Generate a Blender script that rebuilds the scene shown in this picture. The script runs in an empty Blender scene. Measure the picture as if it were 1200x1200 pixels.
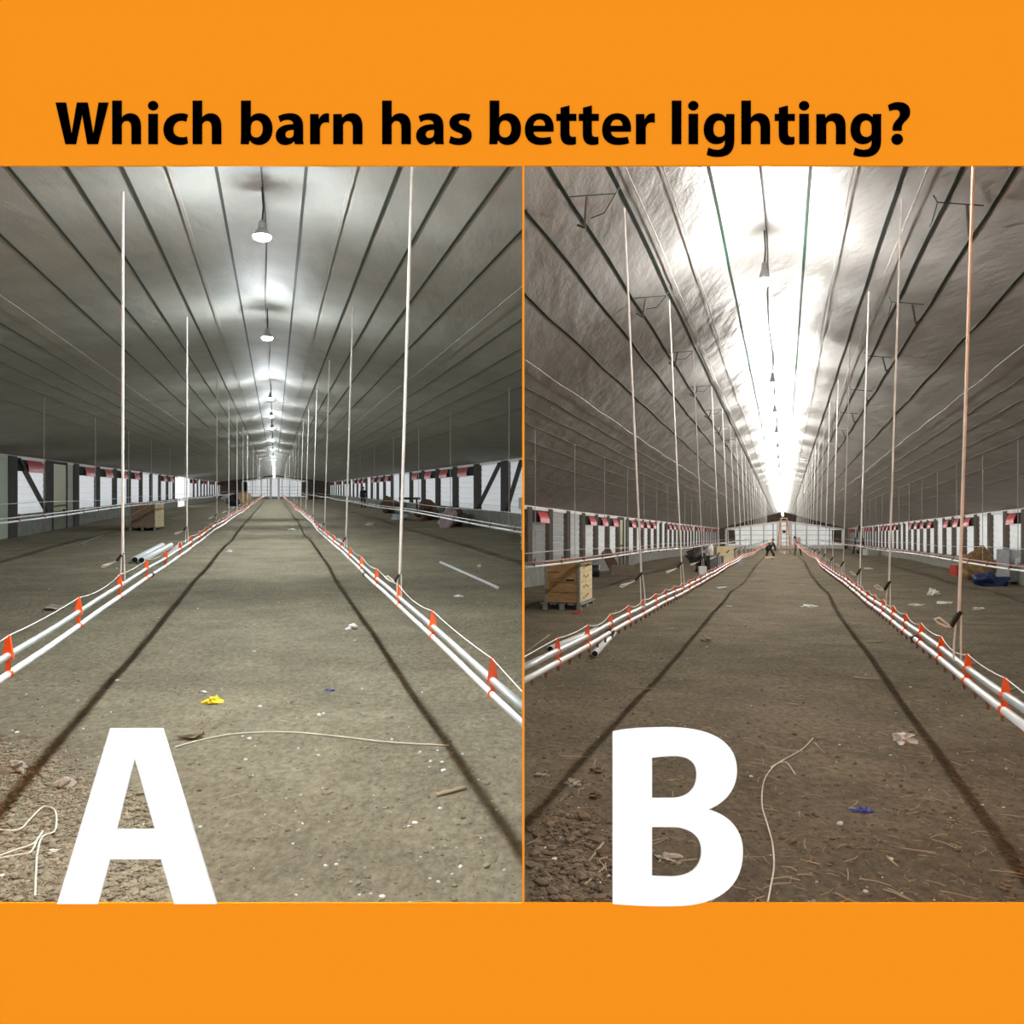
import bpy, bmesh, math, random
from mathutils import Vector, Matrix
S = bpy.context.scene
C = S.collection
R = random.Random(7)
PI = math.pi
F = 1000.0                      # focal length in pixels of the 1200 px frame

# ---------------------------------------------------------------- camera, world, exposure
cam = bpy.data.cameras.new('camera'); cam.sensor_width = 36; cam.lens = 30; cam.clip_end = 1500; cam.clip_start = .05
camo = bpy.data.objects.new('camera', cam); C.objects.link(camo)
camo.location = (0, 0, 0); camo.rotation_euler = (PI/2, 0, 0); S.camera = camo
W = bpy.data.worlds.new('world'); S.world = W; W.use_nodes = True
W.node_tree.nodes['Background'].inputs[0].default_value = (1, 1, 1, 1)
W.node_tree.nodes['Background'].inputs[1].default_value = 1.0
S.view_settings.view_transform = 'Standard'; S.view_settings.look = 'None'
S.view_settings.gamma = 1; S.view_settings.exposure = 0; S.view_settings.use_curve_mapping = False
LAMP_A = 3150.0
LAMP_B = 2150.0

# ---------------------------------------------------------------- the two barns
# Each barn is a long prism; its axis runs along (sx, 1, sz). L = sideways metres, t = metres in, H = height over its floor.
class Barn: pass
A = Barn(); A.name = 'left barn'; A.vx = 322; A.vy = 573; A.h = 1.8; A.W0 = -9.6; A.W1 = 9.6; A.ap = 2.42; A.b = .125; A.L0 = -.10; A.T = 150; A.sag = .0; A.rib = 4.9; A.r0 = 6.4
B = Barn(); B.name = 'right barn'; B.vx = 919; B.vy = 628; B.h = 1.5; B.W0 = -7.6; B.W1 = 7.4; B.ap = 2.78; B.b = .255; B.L0 = -.18; B.T = 100; B.sag = .03; B.rib = 2.6; B.r0 = 6.1
for q in (A, B):
    q.sx = (q.vx-600)/F; q.sz = (600-q.vy)/F
FRONT = 2.6
PK = .0135                      # partition between the barns follows x = PK*y
def fh(q, L, t):
    s = .012*math.sin(t*1.3+L*.9)+.01*math.sin(L*2.3-t*.55)+.008*math.sin(t*2.9+L*1.7)
    if q is B: s += .10*math.exp(-((t-21.5)/2.2)**2) - .05*math.exp(-((t-27)/3)**2) + .1*math.exp(-((t-50)/9)**2)
    else: s += .06*math.exp(-((t-50)/7)**2)+.05*math.exp(-((t-28)/3)**2)
    return s
def P(q, L, t, H=0.0): return Vector((q.sx*t+L, t, q.sz*t-q.h+H))
def G(q, L, t, H=0.0): return P(q, L, t, H+fh(q, L, t))
def ceil(q, L, t=None):
    H = q.h+q.ap-q.b*abs(L-q.L0)
    if t is not None:
        k = abs(math.sin(PI*(t-q.r0)/q.rib)); H += q.sag*k*(.35+.65*math.exp(-(abs(L-q.L0)/3.5)**2))
    return H
def pix(q, x, y, H=0.0):        # floor spot (L, t) seen at a pixel
    t = (q.h-H)*F/(y-q.vy); return ((x-q.vx)*t/F, t)
def lim(q, t):                  # side limits of the floor at t
    if q is A: return A.W0, min(A.W1, (PK-A.sx)*t-.001)
    return max(B.W0, (PK-B.sx)*t+.001), B.W1

# ---------------------------------------------------------------- materials
def mat(name, col, rough=.7, metal=0, var=.15, scale=8, bump=0, bscale=40, spec=.3, trans=0, stretch=(1, 1, 1)):
    m = bpy.data.materials.new(name); m.use_nodes = True; nt = m.node_tree; N = nt.nodes; K = nt.links
    b = N['Principled BSDF']; b.inputs['Roughness'].default_value = rough; b.inputs['Metallic'].default_value = metal
    b.inputs['Specular IOR Level'].default_value = spec
    tc = N.new('ShaderNodeTexCoord'); mp = N.new('ShaderNodeMapping'); mp.inputs['Scale'].default_value = stretch
    K.new(tc.outputs['Object'], mp.inputs['Vector'])
    nz = N.new('ShaderNodeTexNoise'); nz.inputs['Scale'].default_value = scale; nz.inputs['Detail'].default_value = 5
    K.new(mp.outputs[0], nz.inputs['Vector'])
    cr = N.new('ShaderNodeValToRGB'); cr.color_ramp.elements[0].position = .3; cr.color_ramp.elements[1].position = .7
    cr.color_ramp.elements[0].color = tuple(c*(1-var) for c in col)+(1,); cr.color_ramp.elements[1].color = tuple(min(1, c*(1+var)) for c in col)+(1,)
    K.new(nz.outputs['Fac'], cr.inputs['Fac']); K.new(cr.outputs[0], b.inputs['Base Color'])
    if bump:
        n2 = N.new('ShaderNodeTexNoise'); n2.inputs['Scale'].default_value = bscale; n2.inputs['Detail'].default_value = 4
        K.new(mp.outputs[0], n2.inputs['Vector'])
        bp = N.new('ShaderNodeBump'); bp.inputs['Strength'].default_value = bump; bp.inputs['Distance'].default_value = .02
        K.new(n2.outputs['Fac'], bp.inputs['Height']); K.new(bp.outputs[0], b.inputs['Normal'])
    if trans:
        tr = N.new('ShaderNodeBsdfTranslucent'); K.new(cr.outputs[0], tr.inputs['Color'])
        mx = N.new('ShaderNodeMixShader'); mx.inputs[0].default_value = trans
        K.new(b.outputs[0], mx.inputs[1]); K.new(tr.outputs[0], mx.inputs[2]); K.new(mx.outputs[0], N['Material Output'].inputs[0])
    return m
def flat(name, col):
    m = bpy.data.materials.new(name); m.use_nodes = True; N = m.node_tree.nodes; N.remove(N['Principled BSDF'])
    d = N.new('ShaderNodeBsdfDiffuse'); d.inputs[0].default_value = col+(1,); m.node_tree.links.new(d.outputs[0], N['Material Output'].inputs[0]); return m
def glow(name, col, s):
    m = bpy.data.materials.new(name); m.use_nodes = True; N = m.node_tree.nodes; N.remove(N['Principled BSDF'])
    d = N.new('ShaderNodeEmission'); d.inputs[0].default_value = col+(1,); d.inputs[1].default_value = s
    m.node_tree.links.new(d.outputs[0], N['Material Output'].inputs[0]); return m

def soil(name, lo, hi, fleck, dark=False):
    m = bpy.data.materials.new(name); m.use_nodes = True; nt = m.node_tree; N = nt.nodes; K = nt.links
    b = N['Principled BSDF']; b.inputs['Roughness'].default_value = .95; b.inputs['Specular IOR Level'].default_value = .15
    tc = N.new('ShaderNodeTexCoord')
    def noise(sc, det=6, rough=.6, st=None):
        n = N.new('ShaderNodeTexNoise'); n.inputs['Scale'].default_value = sc; n.inputs['Detail'].default_value = det; n.inputs['Roughness'].default_value = rough
        if st:
            mp = N.new('ShaderNodeMapping'); mp.inputs['Scale'].default_value = st; K.new(tc.outputs['Object'], mp.inputs[0]); K.new(mp.outputs[0], n.inputs[0])
        else: K.new(tc.outputs['Object'], n.inputs[0])
        return n
    n1 = noise(1.1, 8, .65); cr = N.new('ShaderNodeValToRGB'); cr.color_ramp.elements[0].position = .32; cr.color_ramp.elements[1].position = .68
    cr.color_ramp.elements[0].color = lo+(1,); cr.color_ramp.elements[1].color = hi+(1,); K.new(n1.outputs['Fac'], cr.inputs[0])
    n2 = noise(22, 6, .7, (1, .6, 1)); c2 = N.new('ShaderNodeValToRGB'); c2.color_ramp.elements[0].position = .33; c2.color_ramp.elements[1].position = .66
    c2.color_ramp.elements[0].color = (.62, .62, .6, 1); c2.color_ramp.elements[1].color = (1.25, 1.22, 1.15, 1); K.new(n2.outputs['Fac'], c2.inputs[0])
    mu = N.new('ShaderNodeMix'); mu.data_type = 'RGBA'; mu.blend_type = 'MULTIPLY'; mu.inputs[0].default_value = 1
    K.new(cr.outputs[0], mu.inputs[6]); K.new(c2.outputs[0], mu.inputs[7])
    vo = N.new('ShaderNodeTexVoronoi'); vo.inputs['Scale'].default_value = 9; K.new(tc.outputs['Object'], vo.inputs[0])
    lt = N.new('ShaderNodeMath'); lt.operation = 'LESS_THAN'; lt.inputs[1].default_value = .085; K.new(vo.outputs['Distance'], lt.inputs[0])
    n4 = noise(3, 2); gt = N.new('ShaderNodeMath'); gt.operation = 'GREATER_THAN'; gt.inputs[1].default_value = .54; K.new(n4.outputs['Fac'], gt.inputs[0])
    mm = N.new('ShaderNodeMath'); mm.operation = 'MULTIPLY'; K.new(lt.outputs[0], mm.inputs[0]); K.new(gt.outputs[0], mm.inputs[1])
    m3 = N.new('ShaderNodeMix'); m3.data_type = 'RGBA'; K.new(mm.outputs[0], m3.inputs[0]); K.new(mu.outputs[2], m3.inputs[6]); m3.inputs[7].default_value = fleck+(1,)
    K.new(m3.outputs[2], b.inputs['Base Color'])
    n3 = noise(14, 9, .75); bp = N.new('ShaderNodeBump'); bp.inputs['Strength'].default_value = .9; bp.inputs['Distance'].default_value = .06
    K.new(n3.outputs['Fac'], bp.inputs['Height']); K.new(bp.outputs[0], b.inputs['Normal'])
    return m
SOIL_A = soil('dry_soil_grey', (.265, .235, .17), (.41, .365, .265), (.55, .5, .4))
SOIL_B = soil('dry_soil_brown', (.175, .145, .102), (.29, .245, .175), (.42, .36, .26))
def liner(name, col, metal, rough, crink, sp):
    m = mat(name, col, rough, metal, .12, 1.3, 0, spec=sp); N = m.node_tree.nodes; K = m.node_tree.links; b = N['Principled BSDF']
    tc = N.new('ShaderNodeTexCoord')
    def nz(sc, st, det=5):
        mp = N.new('ShaderNodeMapping'); mp.inputs['Scale'].default_value = st; K.new(tc.outputs['Object'], mp.inputs[0])
        n = N.new('ShaderNodeTexNoise'); n.inputs['Scale'].default_value = sc; n.inputs['Detail'].default_value = det; K.new(mp.outputs[0], n.inputs[0]); return n
    a = nz(2.2, (1.6, .45, 1)); c = nz(45, (1, 1, 1), 3)
    b1 = N.new('ShaderNodeBump'); b1.inputs['Strength'].default_value = crink; b1.inputs['Distance'].default_value = .12; K.new(a.outputs['Fac'], b1.inputs['Height'])
    b2 = N.new('ShaderNodeBump'); b2.inputs['Strength'].default_value = crink*.8; b2.inputs['Distance'].default_value = .012; K.new(c.outputs['Fac'], b2.inputs['Height']); K.new(b1.outputs[0], b2.inputs['Normal'])
    K.new(b2.outputs[0], b.inputs['Normal']); return m
LINER_A = liner('dull_ceiling_liner', (.36, .36, .33), .0, .65, .18, .3)
LINER_B = liner('silver_ceiling_foil', (.44, .43, .415), .25, .5, .33, .5)
ORANGE = flat('orange_paint', (.947, .296, .0130)); WHITE = flat('white_letter_paint', (1, 1, 1)); BLACK = flat('black_letter_paint', (0, 0, 0))
STEEL = mat('partition_steel', (.12, .12, .11), .7)
STRAP_D = mat('dark_green_strap', (.035, .05, .042), .6); STRAP_G = mat('green_strap', (.02, .25, .10), .5)
CORD = mat('white_cord', (.72, .70, .66), .7); CORD_D = mat('dull_cord', (.42, .40, .38), .7)
PVC = mat('white_pipe', (.82, .84, .84), .35, 0, .04); ALU = mat('galvanised_pipe', (.6, .64, .64), .4, .35, .1)
REDCLIP = mat('orange_plastic', (.85, .13, .03), .45, 0, .08); NIP = mat('rusty_nipple', (.22, .10, .04), .5); BLK = mat('black_plastic', (.02, .02, .022), .4)
CONC = mat('grey_concrete', (.30, .30, .27), .9, 0, .2, 3, .3); PANEL_A = mat('pale_panel', (.84, .87, .90), .5, 0, .03, 4, trans=.65); PANEL_B = mat('white_panel', (.88, .88, .86), .5, 0, .05, 4, trans=.65)
POST_A = mat('weathered_post', (.085, .08, .075), .85, 0, .3, 6, .3, stretch=(3, 3, .5)); POST_B = mat('brown_post', (.13, .11, .09), .85, 0, .3, 6, .3, stretch=(3, 3, .5))
REDFLAP = mat('red_inlet_flap', (.72, .045, .06), .4, 0, .1); OPENING_SHADE = mat('opening_shade', (.01, .01, .012), .8); DOORY = mat('cream_yellow_door', (.62, .58, .36), .5, 0, .05); PALEG = mat('pale_green_sheet', (.55, .60, .48), .6, 0, .06)  # the near-black colour stands in for shade inside openings
WOOD = mat('plywood', (.48, .30, .14), .7, 0, .25, 5, .15, stretch=(1, 1, 6)); WOODP = mat('pale_plywood', (.82, .66, .38), .65, 0, .12, 5, stretch=(1, 1, 5)); WOODG = mat('grey_timber', (.30, .31, .29), .8, 0, .2)
CARD = mat('brown_cardboard', (.30, .20, .14), .8, 0, .15); INK = mat('grey_ink', (.16, .15, .13), .8)
TRIMW = mat('white_trim', (.85, .83, .80), .5); BROWN = mat('dark_brown_gable', (.10, .075, .06), .8, 0, .3, 3)
PAPER = mat('white_paper', (.80, .80, .76), .8, 0, .08); BLUEW = mat('blue_wrapper', (.06, .06, .28), .4); YEL = mat('yellow_wrapper', (.85, .68, .03), .5)
STONE = mat('pale_stone', (.42, .38, .31), .9, 0, .2, 20, .3); CLOD = mat('earth_clod', (.20, .155, .105), .95, 0, .3, 15, .4); CLODA = mat('tan_gravel', (.27, .235, .165), .9, 0, .35, 12, .1)
STRAW = mat('dry_straw', (.46, .38, .25), .85); TWINE = mat('cream_twine', (.75, .72, .6), .8); HAY = mat('brown_bale', (.16, .10, .06), .95, 0, .4, 10, .5)
PINK = mat('pink_plastic_bag', (.55, .40, .42), .5, 0, .2, 12); TARP = mat('blue_tarp', (.022, .04, .12), .5, 0, .2); GALV = mat('galvanised_cabinet', (.42, .44, .46), .45, .4)
SKIN = mat('skin', (.45, .27, .19), .6); NAVY = mat('dark_cloth', (.035, .038, .05), .9); REDC = mat('red_cloth', (.5, .07, .05), .9); GREYC = mat('grey_cloth', (.14, .13, .13), .9); PINKC = mat('pale_pink_cloth', (.55, .33, .32), .9); HAIR = mat('dark_hair', (.02, .015, .012), .8)
BULB_A = glow('cool_lamp_glow', (.90, .97, 1.0), LAMP_A); BULB_B = glow('lamp_glow', (1.0, .97, .92), LAMP_B)
FROST = mat('frosted_lamp_housing', (.78, .78, .78), .5, trans=.6)
LADM = mat('orange_fibreglass', (.6, .30, .16), .5)

# ---------------------------------------------------------------- mesh helpers
def tagit(o, label=None, cat=None, group=None, kind=None):
    if label: o['label'] = label
    if cat: o['category'] = cat
    if group: o['group'] = group
    if kind: o['kind'] = kind
    return o
def empty(name, loc, label, cat, group=None):
    o = bpy.data.objects.new(name, None); C.objects.link(o); o.location = loc; o.empty_display_size = .1
    return tagit(o, label, cat, group)
class MB:
    def __init__(s): s.v = []; s.f = []; s.uv = None
    def face(s, pts): n = len(s.v); s.v += [Vector(p) for p in pts]; s.f.append(tuple(range(n, n+len(pts))))
    def hexa(s, p):             # 8 points: bottom 4 ccw, top 4
        n = len(s.v); s.v += [Vector(x) for x in p]
        s.f += [tuple(n+i for i in q) for q in ((3, 2, 1, 0), (4, 5, 6, 7), (0, 1, 5, 4), (1, 2, 6, 5), (2, 3, 7, 6), (3, 0, 4, 7))]; return s
    def box(s, q, L0, L1, t0, t1, H0, H1):
        return s.hexa([P(q, L0, t0, H0), P(q, L1, t0, H0), P(q, L1, t1, H0), P(q, L0, t1, H0), P(q, L0, t0, H1), P(q, L1, t0, H1), P(q, L1, t1, H1), P(q, L0, t1, H1)])
    def lbox(s, c, d, M=None):  # box at centre c with dims d
        c = Vector(c); p = []
        for z in (-1, 1):
            for x, y in ((-1, -1), (1, -1), (1, 1), (-1, 1)):
                v = c+Vector((x*d[0]/2, y*d[1]/2, z*d[2]/2)); p.append(M @ v if M else v)
        return s.hexa(p)
    def bar(s, a, b, w, h=None):
        a = Vector(a); b = Vector(b); h = h or w; d = (b-a).normalized(); u = Vector((0, 0, 1)) if abs(d.z) < .9 else Vector((0, 1, 0))
        x = d.cross(u).normalized(); y = x.cross(d).normalized(); p = []
        for c in (a, b):
            for i, j in ((-1, -1), (1, -1), (1, 1), (-1, 1)): p.append(c+x*i*w/2+y*j*h/2)
        return s.hexa(p)
    def tube(s, pts, r, n=8, caps=True):
        pts = [Vector(p) for p in pts]; base = len(s.v); x = None
        for i, p in enumerate(pts):
            d = (pts[min(i+1, len(pts)-1)]-pts[max(i-1, 0)]).normalized()
            if x is None: x = d.cross(Vector((0, 0, 1)) if abs(d.z) < .9 else Vector((0, 1, 0))).normalized()
            else: x = (x-d*x.dot(d)).normalized()
            y = d.cross(x); rr = r[i] if isinstance(r, (list, tuple)) else r
            for k in range(n): a = 2*PI*k/n; s.v.append(p+(x*math.cos(a)+y*math.sin(a))*rr)
        for i in range(len(pts)-1):
            for k in range(n): a = base+i*n; s.f.append((a+k, a+(k+1) % n, a+n+(k+1) % n, a+n+k))
        if caps: s.f.append(tuple(base+k for k in range(n))[::-1]); s.f.append(tuple(base+(len(pts)-1)*n+k for k in range(n)))
        return s
    def lathe(s, c, prof, n=16):
        c = Vector(c); base = len(s.v)
        for r, z in prof:
            for k in range(n): a = 2*PI*k/n; s.v.append(c+Vector((r*math.cos(a), r*math.sin(a), z)))
        for i in range(len(prof)-1):
            for k in range(n): a = base+i*n; s.f.append((a+k, a+(k+1) % n, a+n+(k+1) % n, a+n+k))
        s.f.append(tuple(base+k for k in range(n))[::-1]); s.f.append(tuple(base+(len(prof)-1)*n+k for k in range(n))); return s
    def blob(s, c, r, seed=0, amp=.25, sub=2, ground=None):
        bm = bmesh.new(); bmesh.ops.create_icosphere(bm, subdivisions=sub, radius=1); rr = random.Random(seed)
        ks = [(Vector((rr.uniform(-1, 1), rr.uniform(-1, 1), rr.uniform(-1, 1))), rr.uniform(2, 5), rr.uniform(0, 6)) for _ in range(5)]
        n = len(s.v); c = Vector(c)
        for v in bm.verts:
            d = v.co.normalized(); k = 1+sum(amp*.5*math.sin(f*d.dot(a)*2+p) for a, f, p in ks); w = Vector((d.x*r[0]*k, d.y*r[1]*k, d.z*r[2]*k))
            s.v.append(c+w)
        for f in bm.faces: s.f.append(tuple(n+v.index for v in f.verts))
        bm.free(); return s
    def mesh(s, name, origin=(0, 0, 0)):
        me = bpy.data.meshes.new(name); o = Vector(origin); me.from_pydata([tuple(v-o) for v in s.v], [], s.f); me.update(); return me
    def build(s, name, m, parent=None, origin=None, smooth=False, label=None, cat=None, group=None, kind=None):
        if origin is None: origin = parent['_o'] if parent is not None and '_o' in parent.keys() else (0, 0, 0)
        origin = Vector(origin)
        me = s.mesh(name, origin); me.materials.append(m)
        if smooth: me.polygons.foreach_set('use_smooth', [True]*len(me.polygons))
        ob = bpy.data.objects.new(name, me); C.objects.link(ob)
        if parent is not None: ob.parent = parent
        else: ob.location = origin
        ORI[ob.name] = origin
        return tagit(ob, label, cat, group, kind)
ORI = {}
def part(mb, name, m, root, smooth=False, label=None, kind=None):
    # vertices are given in world space; root sits at its own location without rotation
    o = ORI.get(root.name, Vector(root.location)); ob = mb.build(name, m, root, o, smooth, label, kind=kind); ORI[ob.name] = o; return ob
def copy_tree(o, parent=None):
    c = o.copy(); C.objects.link(c)
    if parent is not None: c.parent = parent
    for ch in list(o.children): copy_tree(ch, c)
    return c
ORD = ['nearest', 'second nearest', 'third nearest', 'fourth nearest', 'fifth nearest', 'sixth nearest', 'seventh nearest', 'eighth nearest', 'ninth nearest', 'tenth nearest', 'eleventh nearest', 'twelfth nearest', 'thirteenth nearest', 'fourteenth nearest', 'fifteenth nearest', 'sixteenth nearest', 'seventeenth nearest', 'eighteenth nearest', 'nineteenth nearest', 'twentieth nearest']
def od(i):
    if i < 20: return ORD[i]
    n = i+1; s = 'th' if 10 <= n % 100 <= 20 else {1: 'st', 2: 'nd', 3: 'rd'}.get(n % 10, 'th'); return '%d%s nearest' % (n, s)
def grow(t0, t1, k=.03, m=.15, M=3.0):
    t = t0; o = []
    while t < t1: o.append(t); t += min(M, max(m, t*k))
    o.append(t1); return o

# ---------------------------------------------------------------- orange front wall with two openings
def w(px, py, d=FRONT): return Vector(((px-600)*d/F, d, (600-py)*d/F))
holes = [(-1.2, 194, 612, 1058.5), (614.6, 194, 1203, 1058.5)]
XL, XR, ZT, ZB = -3200, 4500, -1500, 1360
front = MB()
def rect(x0, y0, x1, y1):       # a slab of the front wall 8 mm thick, pixels at the wall's distance
    a = [w(x0, y1), w(x1, y1), w(x1, y0), w(x0, y0)]; bk = [p+Vector((0, .008, 0)) for p in a]
    front.hexa([a[0], a[1], bk[1], bk[0], a[3], a[2], bk[2], bk[3]])
rect(XL, ZT, XR, 194); rect(XL, 1058.5, XR, ZB); rect(XL, 194, -60, 1058.5); rect(612, 194, 614.6, 1058.5); rect(1260, 194, XR, 1058.5)
front.build('wall_front', ORANGE, kind='structure')

# partition between the barns
pa = MB(); ts = grow(FRONT+.009, 33, .05, .3)
nrm = Vector((1, -PK, 0)).normalized()
def ptop(t):
    a = A.h+A.ap-A.b*abs((PK-A.sx)*t-A.L0); b = B.h+B.ap-B.b*abs((PK-B.sx)*t-B.L0)
    return max(A.sz*t-A.h+a, B.sz*t-B.h+b)+.05
for i in range(len(ts)-1):
    q = []
    for z in (0, 1):
        for t, s in ((ts[i], -1), (ts[i+1], -1), (ts[i+1], 1), (ts[i], 1)):
            zz = ptop(t) if z else -2.45
            q.append(Vector((PK*t, t, zz))+nrm*.0012*s)
    pa.hexa(q)
pa.build('wall_partition', STEEL, kind='structure')

# ---------------------------------------------------------------- floors, ceilings
def sheet(q, hf, m, name, n, ts, under=False):
    v = []; f = []
    for t in ts:
        lo, hi = lim(q, t); cs = [lo+(hi-lo)*i/n for i in range(n+1)]
        if lo < q.L0 < hi:
            k = min(range(1, n), key=lambda i: abs(cs[i]-q.L0)); cs[k] = q.L0
        for L in cs: v.append(hf(L, t))
    for i in range(len(ts)-1):
        for k in range(n):
            a = i*(n+1)+k; f.append((a, a+1, a+n+2, a+n+1) if not under else (a, a+n+1, a+n+2, a+1))
    me = bpy.data.meshes.new(name); me.from_pydata([tuple(x) for x in v], [], f); me.materials.append(m)
    me.polygons.foreach_set('use_smooth', [True]*len(me.polygons)); o = bpy.data.objects.new(name, me); C.objects.link(o); o['kind'] = 'structure'; return o
for q, sm, lm, nm in ((A, SOIL_A, LINER_A, 'a'), (B, SOIL_B, LINER_B, 'b')):
    fl = sheet(q, lambda L, t: G(q, L, t), sm, 'floor', 70, grow(FRONT+.012, q.T+.4, .02, .08, 1.2))
    tagit(fl, 'bare %s earth floor of the %s' % ('greyish' if q is A else 'brown', q.name))
    ce = sheet(q, lambda L, t: P(q, L, t, ceil(q, L, t)), lm, 'ceiling', 48, grow(FRONT+.012, q.T+.4, .02, .2, .45), True)
    tagit(ce, '%s lined ceiling of the %s' % ('dull grey' if q is A else 'crinkled silver', q.name))

# ---------------------------------------------------------------- ceiling straps and cords (part of the setting)
trim_n = [0]
def trim(mb, m, label=None):
    trim_n[0] += 1; return mb.build('trim_%d' % trim_n[0], m, kind='structure', label=label)
def clip_t(q, L):
    s = abs(PK-q.sx); bad = (L > 0) if q is A else (L < 0)
    return max(FRONT+.04, abs(L)/s+.015) if bad else FRONT+.04
def strap(q, r, wd, m, drop=.001, th=.008, T=None, wob=0):
    L = q.L0+math.copysign(abs(r)*q.ap/(1+abs(r)*q.b), r) if r else q.L0
    if not (q.W0+.1 < L < q.W1-.1): return
    mb = MB(); ts = grow(clip_t(q, L), T or q.T, .02, .4, 1.2); pr = None
    for t in ts:
        LL = L+wob*math.sin(t*.4+L); H = ceil(q, LL, t)-drop
        c = [P(q, LL-wd/2, t, H-th), P(q, LL+wd/2, t, H-th), P(q, LL+wd/2, t, H), P(q, LL-wd/2, t, H)]
        n = len(mb.v); mb.v += c
        if pr is not None: mb.f += [(pr+i, pr+(i+1) % 4, n+(i+1) % 4, n+i) for i in range(4)]
        pr = n
    trim(mb, m)
for r in (-.14, -.43, -.60, -.78, -1.03, .14, .43, .60, .77, 1.0): strap(A, r, .024, STRAP_D, T=140)
for r in (-1.6, -1.84, -2.1, -2.4, -3.0, 1.5, 1.8, 2.1, 2.45, 3.1): strap(A, r, .02, STRAP_D, T=110)
for r in (-.28, .28, -1.35, 1.25): strap(A, r, .007, CORD_D, .03, wob=.012, T=100)
for r in (-.138, -.405, -.567, -.72, -1.0, .138, .40, .56, .71, 1.0): strap(B, r, .03 if abs(r) > .3 else .026, STRAP_D if abs(r) > .3 else mat('dark_green_strap_b', (.03, .09, .06), .5), T=100)
for r in (-1.65, -1.9, -2.2, -2.6, -3.2, -4.2, 1.6, 1.85, 2.15, 2.5, 3.1, 4): strap(B, r, .018, STRAP_D, T=98)
for r in (-.26, .255, -1.38, 1.33, -.36, .46): strap(B, r, .012, CORD, .03, wob=.01, T=100)

# ---------------------------------------------------------------- side walls
win_n = [0]
def wall_run(q, side, t_first, pitch, t_end, frac, inlets, braces, doors, sill, gap=None, pm=PANEL_A, pom=POST_A):
    """one side wall: concrete stem, posts, corrugated panels, inlets. side -1 left, +1 right."""
    L = q.W0 if side < 0 else q.W1; top = ceil(q, L)-.02; i = side      # i points outwards
    tmin = clip_t(q, L); tops = top
    st = MB(); segs = [(tmin, q.T)] if not gap else [(tmin, gap[0]), (gap[1], q.T)]
    for a, b in segs: st.box(q, min(L, L+i*.25), max(L, L+i*.25), a, b, -.5, sill)
    hd = MB()
    for a, b in segs: hd.box(q, min(L-i*.02, L+i*.15), max(L-i*.02, L+i*.15), a, b, top-.08, top+.25)
    st.build('wall_left' if side < 0 else 'wall_right', CONC, kind='structure', label='grey concrete stem wall on the %s side of the %s' % ('left' if side < 0 else 'right', q.name))
    trim(hd, TRIMW)
    # bays, also the ones nearer than the photograph shows
    n0 = int((t_first-tmin)/pitch); k = -n0-1; ii = 0
    while True:
        ta = t_first+k*pitch; tb = ta+pitch
        if ta >= t_end: break
        if tb > tmin+.2 and not (gap and ta < gap[1] and tb > gap[0]):
            a = max(ta, tmin); po = ta+pitch*frac
            if k in doors: pass
            else:
                mb = MB(); nz = 8; x0 = L+i*.10
                for j in range(nz):      # horizontal corrugation
                    z0 = sill+(top-.05-sill)*j/nz; z1 = sill+(top-.05-sill)*(j+1)/nz
                    for (u, o1), (v_, o2) in (((0, 0), (.15, .02)), ((.15, .02), (.85, .035)), ((.85, .035), (1, 0))):
                        za, zb = z0+(z1-z0)*u, z0+(z1-z0)*v_
                        if side < 0: mb.face([P(q, x0-i*o1, tb, za), P(q, x0-i*o1, a, za), P(q, x0-i*o2, a, zb), P(q, x0-i*o2, tb, zb)])
                        else: mb.face([P(q, x0-i*o1, a, za), P(q, x0-i*o1, tb, za), P(q, x0-i*o2, tb, zb), P(q, x0-i*o2, a, zb)])
                win_n[0] += 1
                wn = mb.build('window_%d' % win_n[0], pm, kind='structure')
            pm2 = MB()
            if po < tb and po > tmin: pm2.box(q, min(L-i*.05, L+i*.08), max(L-i*.05, L+i*.08), po, tb, sill-.02 if k not in doors else -.3, top); trim(pm2, pom)
            if k in braces and k not in doors:
                br = MB(); br.bar(P(q, L-i*.05, a+.1, top-.1) if side < 0 else P(q, L-i*.05, po, sill+.05), P(q, L-i*.05, po, sill+.05) if side < 0 else P(q, L-i*.05, a+.1, top-.1), .16, .10)
                if side > 0:
                    br = MB(); br.bar(P(q, L-i*.05, a+.1, top-.1), P(q, L-i*.05, po+.2, sill+.05), .16, .10)
                trim(br, pom)
            if inlets(k) and k not in doors and ta > tmin:
                wd = po-ta; c = P(q, L-i*.03, ta+wd/2, top-.35)
                lab = 'red flapped air inlet high in %s bay of %s wall in the %s' % (od(ii), 'left' if side < 0 else 'right', q.name); ii += 1
                e = empty('air_inlet', c, lab, 'air inlet', 'red air inlets along the side walls')
                hh = .32 if q is B else .42
                o = MB(); o.box(q, min(L+i*.03, L-i*.05), max(L+i*.03, L-i*.05), ta+.02, ta+wd*.86, top-.12-hh, top-.10); part(o, 'inlet_shade', OPENING_SHADE, e)  # solid box, shade of the inlet opening put into its colour
                # curved flap
                g = MB(); t0, t1 = ta+wd*.30, ta+wd*.86; pr = []
                for s in range(6):
                    u = s/5; pr.append((L-i*(.05+.09*math.sin(u*PI*.55)), top-.12-hh*1.08*u))
                for th in (0, .015):
                    pass
                for s in range(5):
                    (l0, h0), (l1, h1) = pr[s], pr[s+1]
                    g.hexa([P(q, l1, t0, h1), P(q, l1+i*.02, t0, h1), P(q, l1+i*.02, t1, h1), P(q, l1, t1, h1), P(q, l0, t0, h0), P(q, l0+i*.02, t0, h0), P(q, l0+i*.02, t1, h0), P(q, l0, t1, h0)])
                part(g, 'inlet_flap', REDFLAP, e)
        k += 1
    return top
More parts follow.
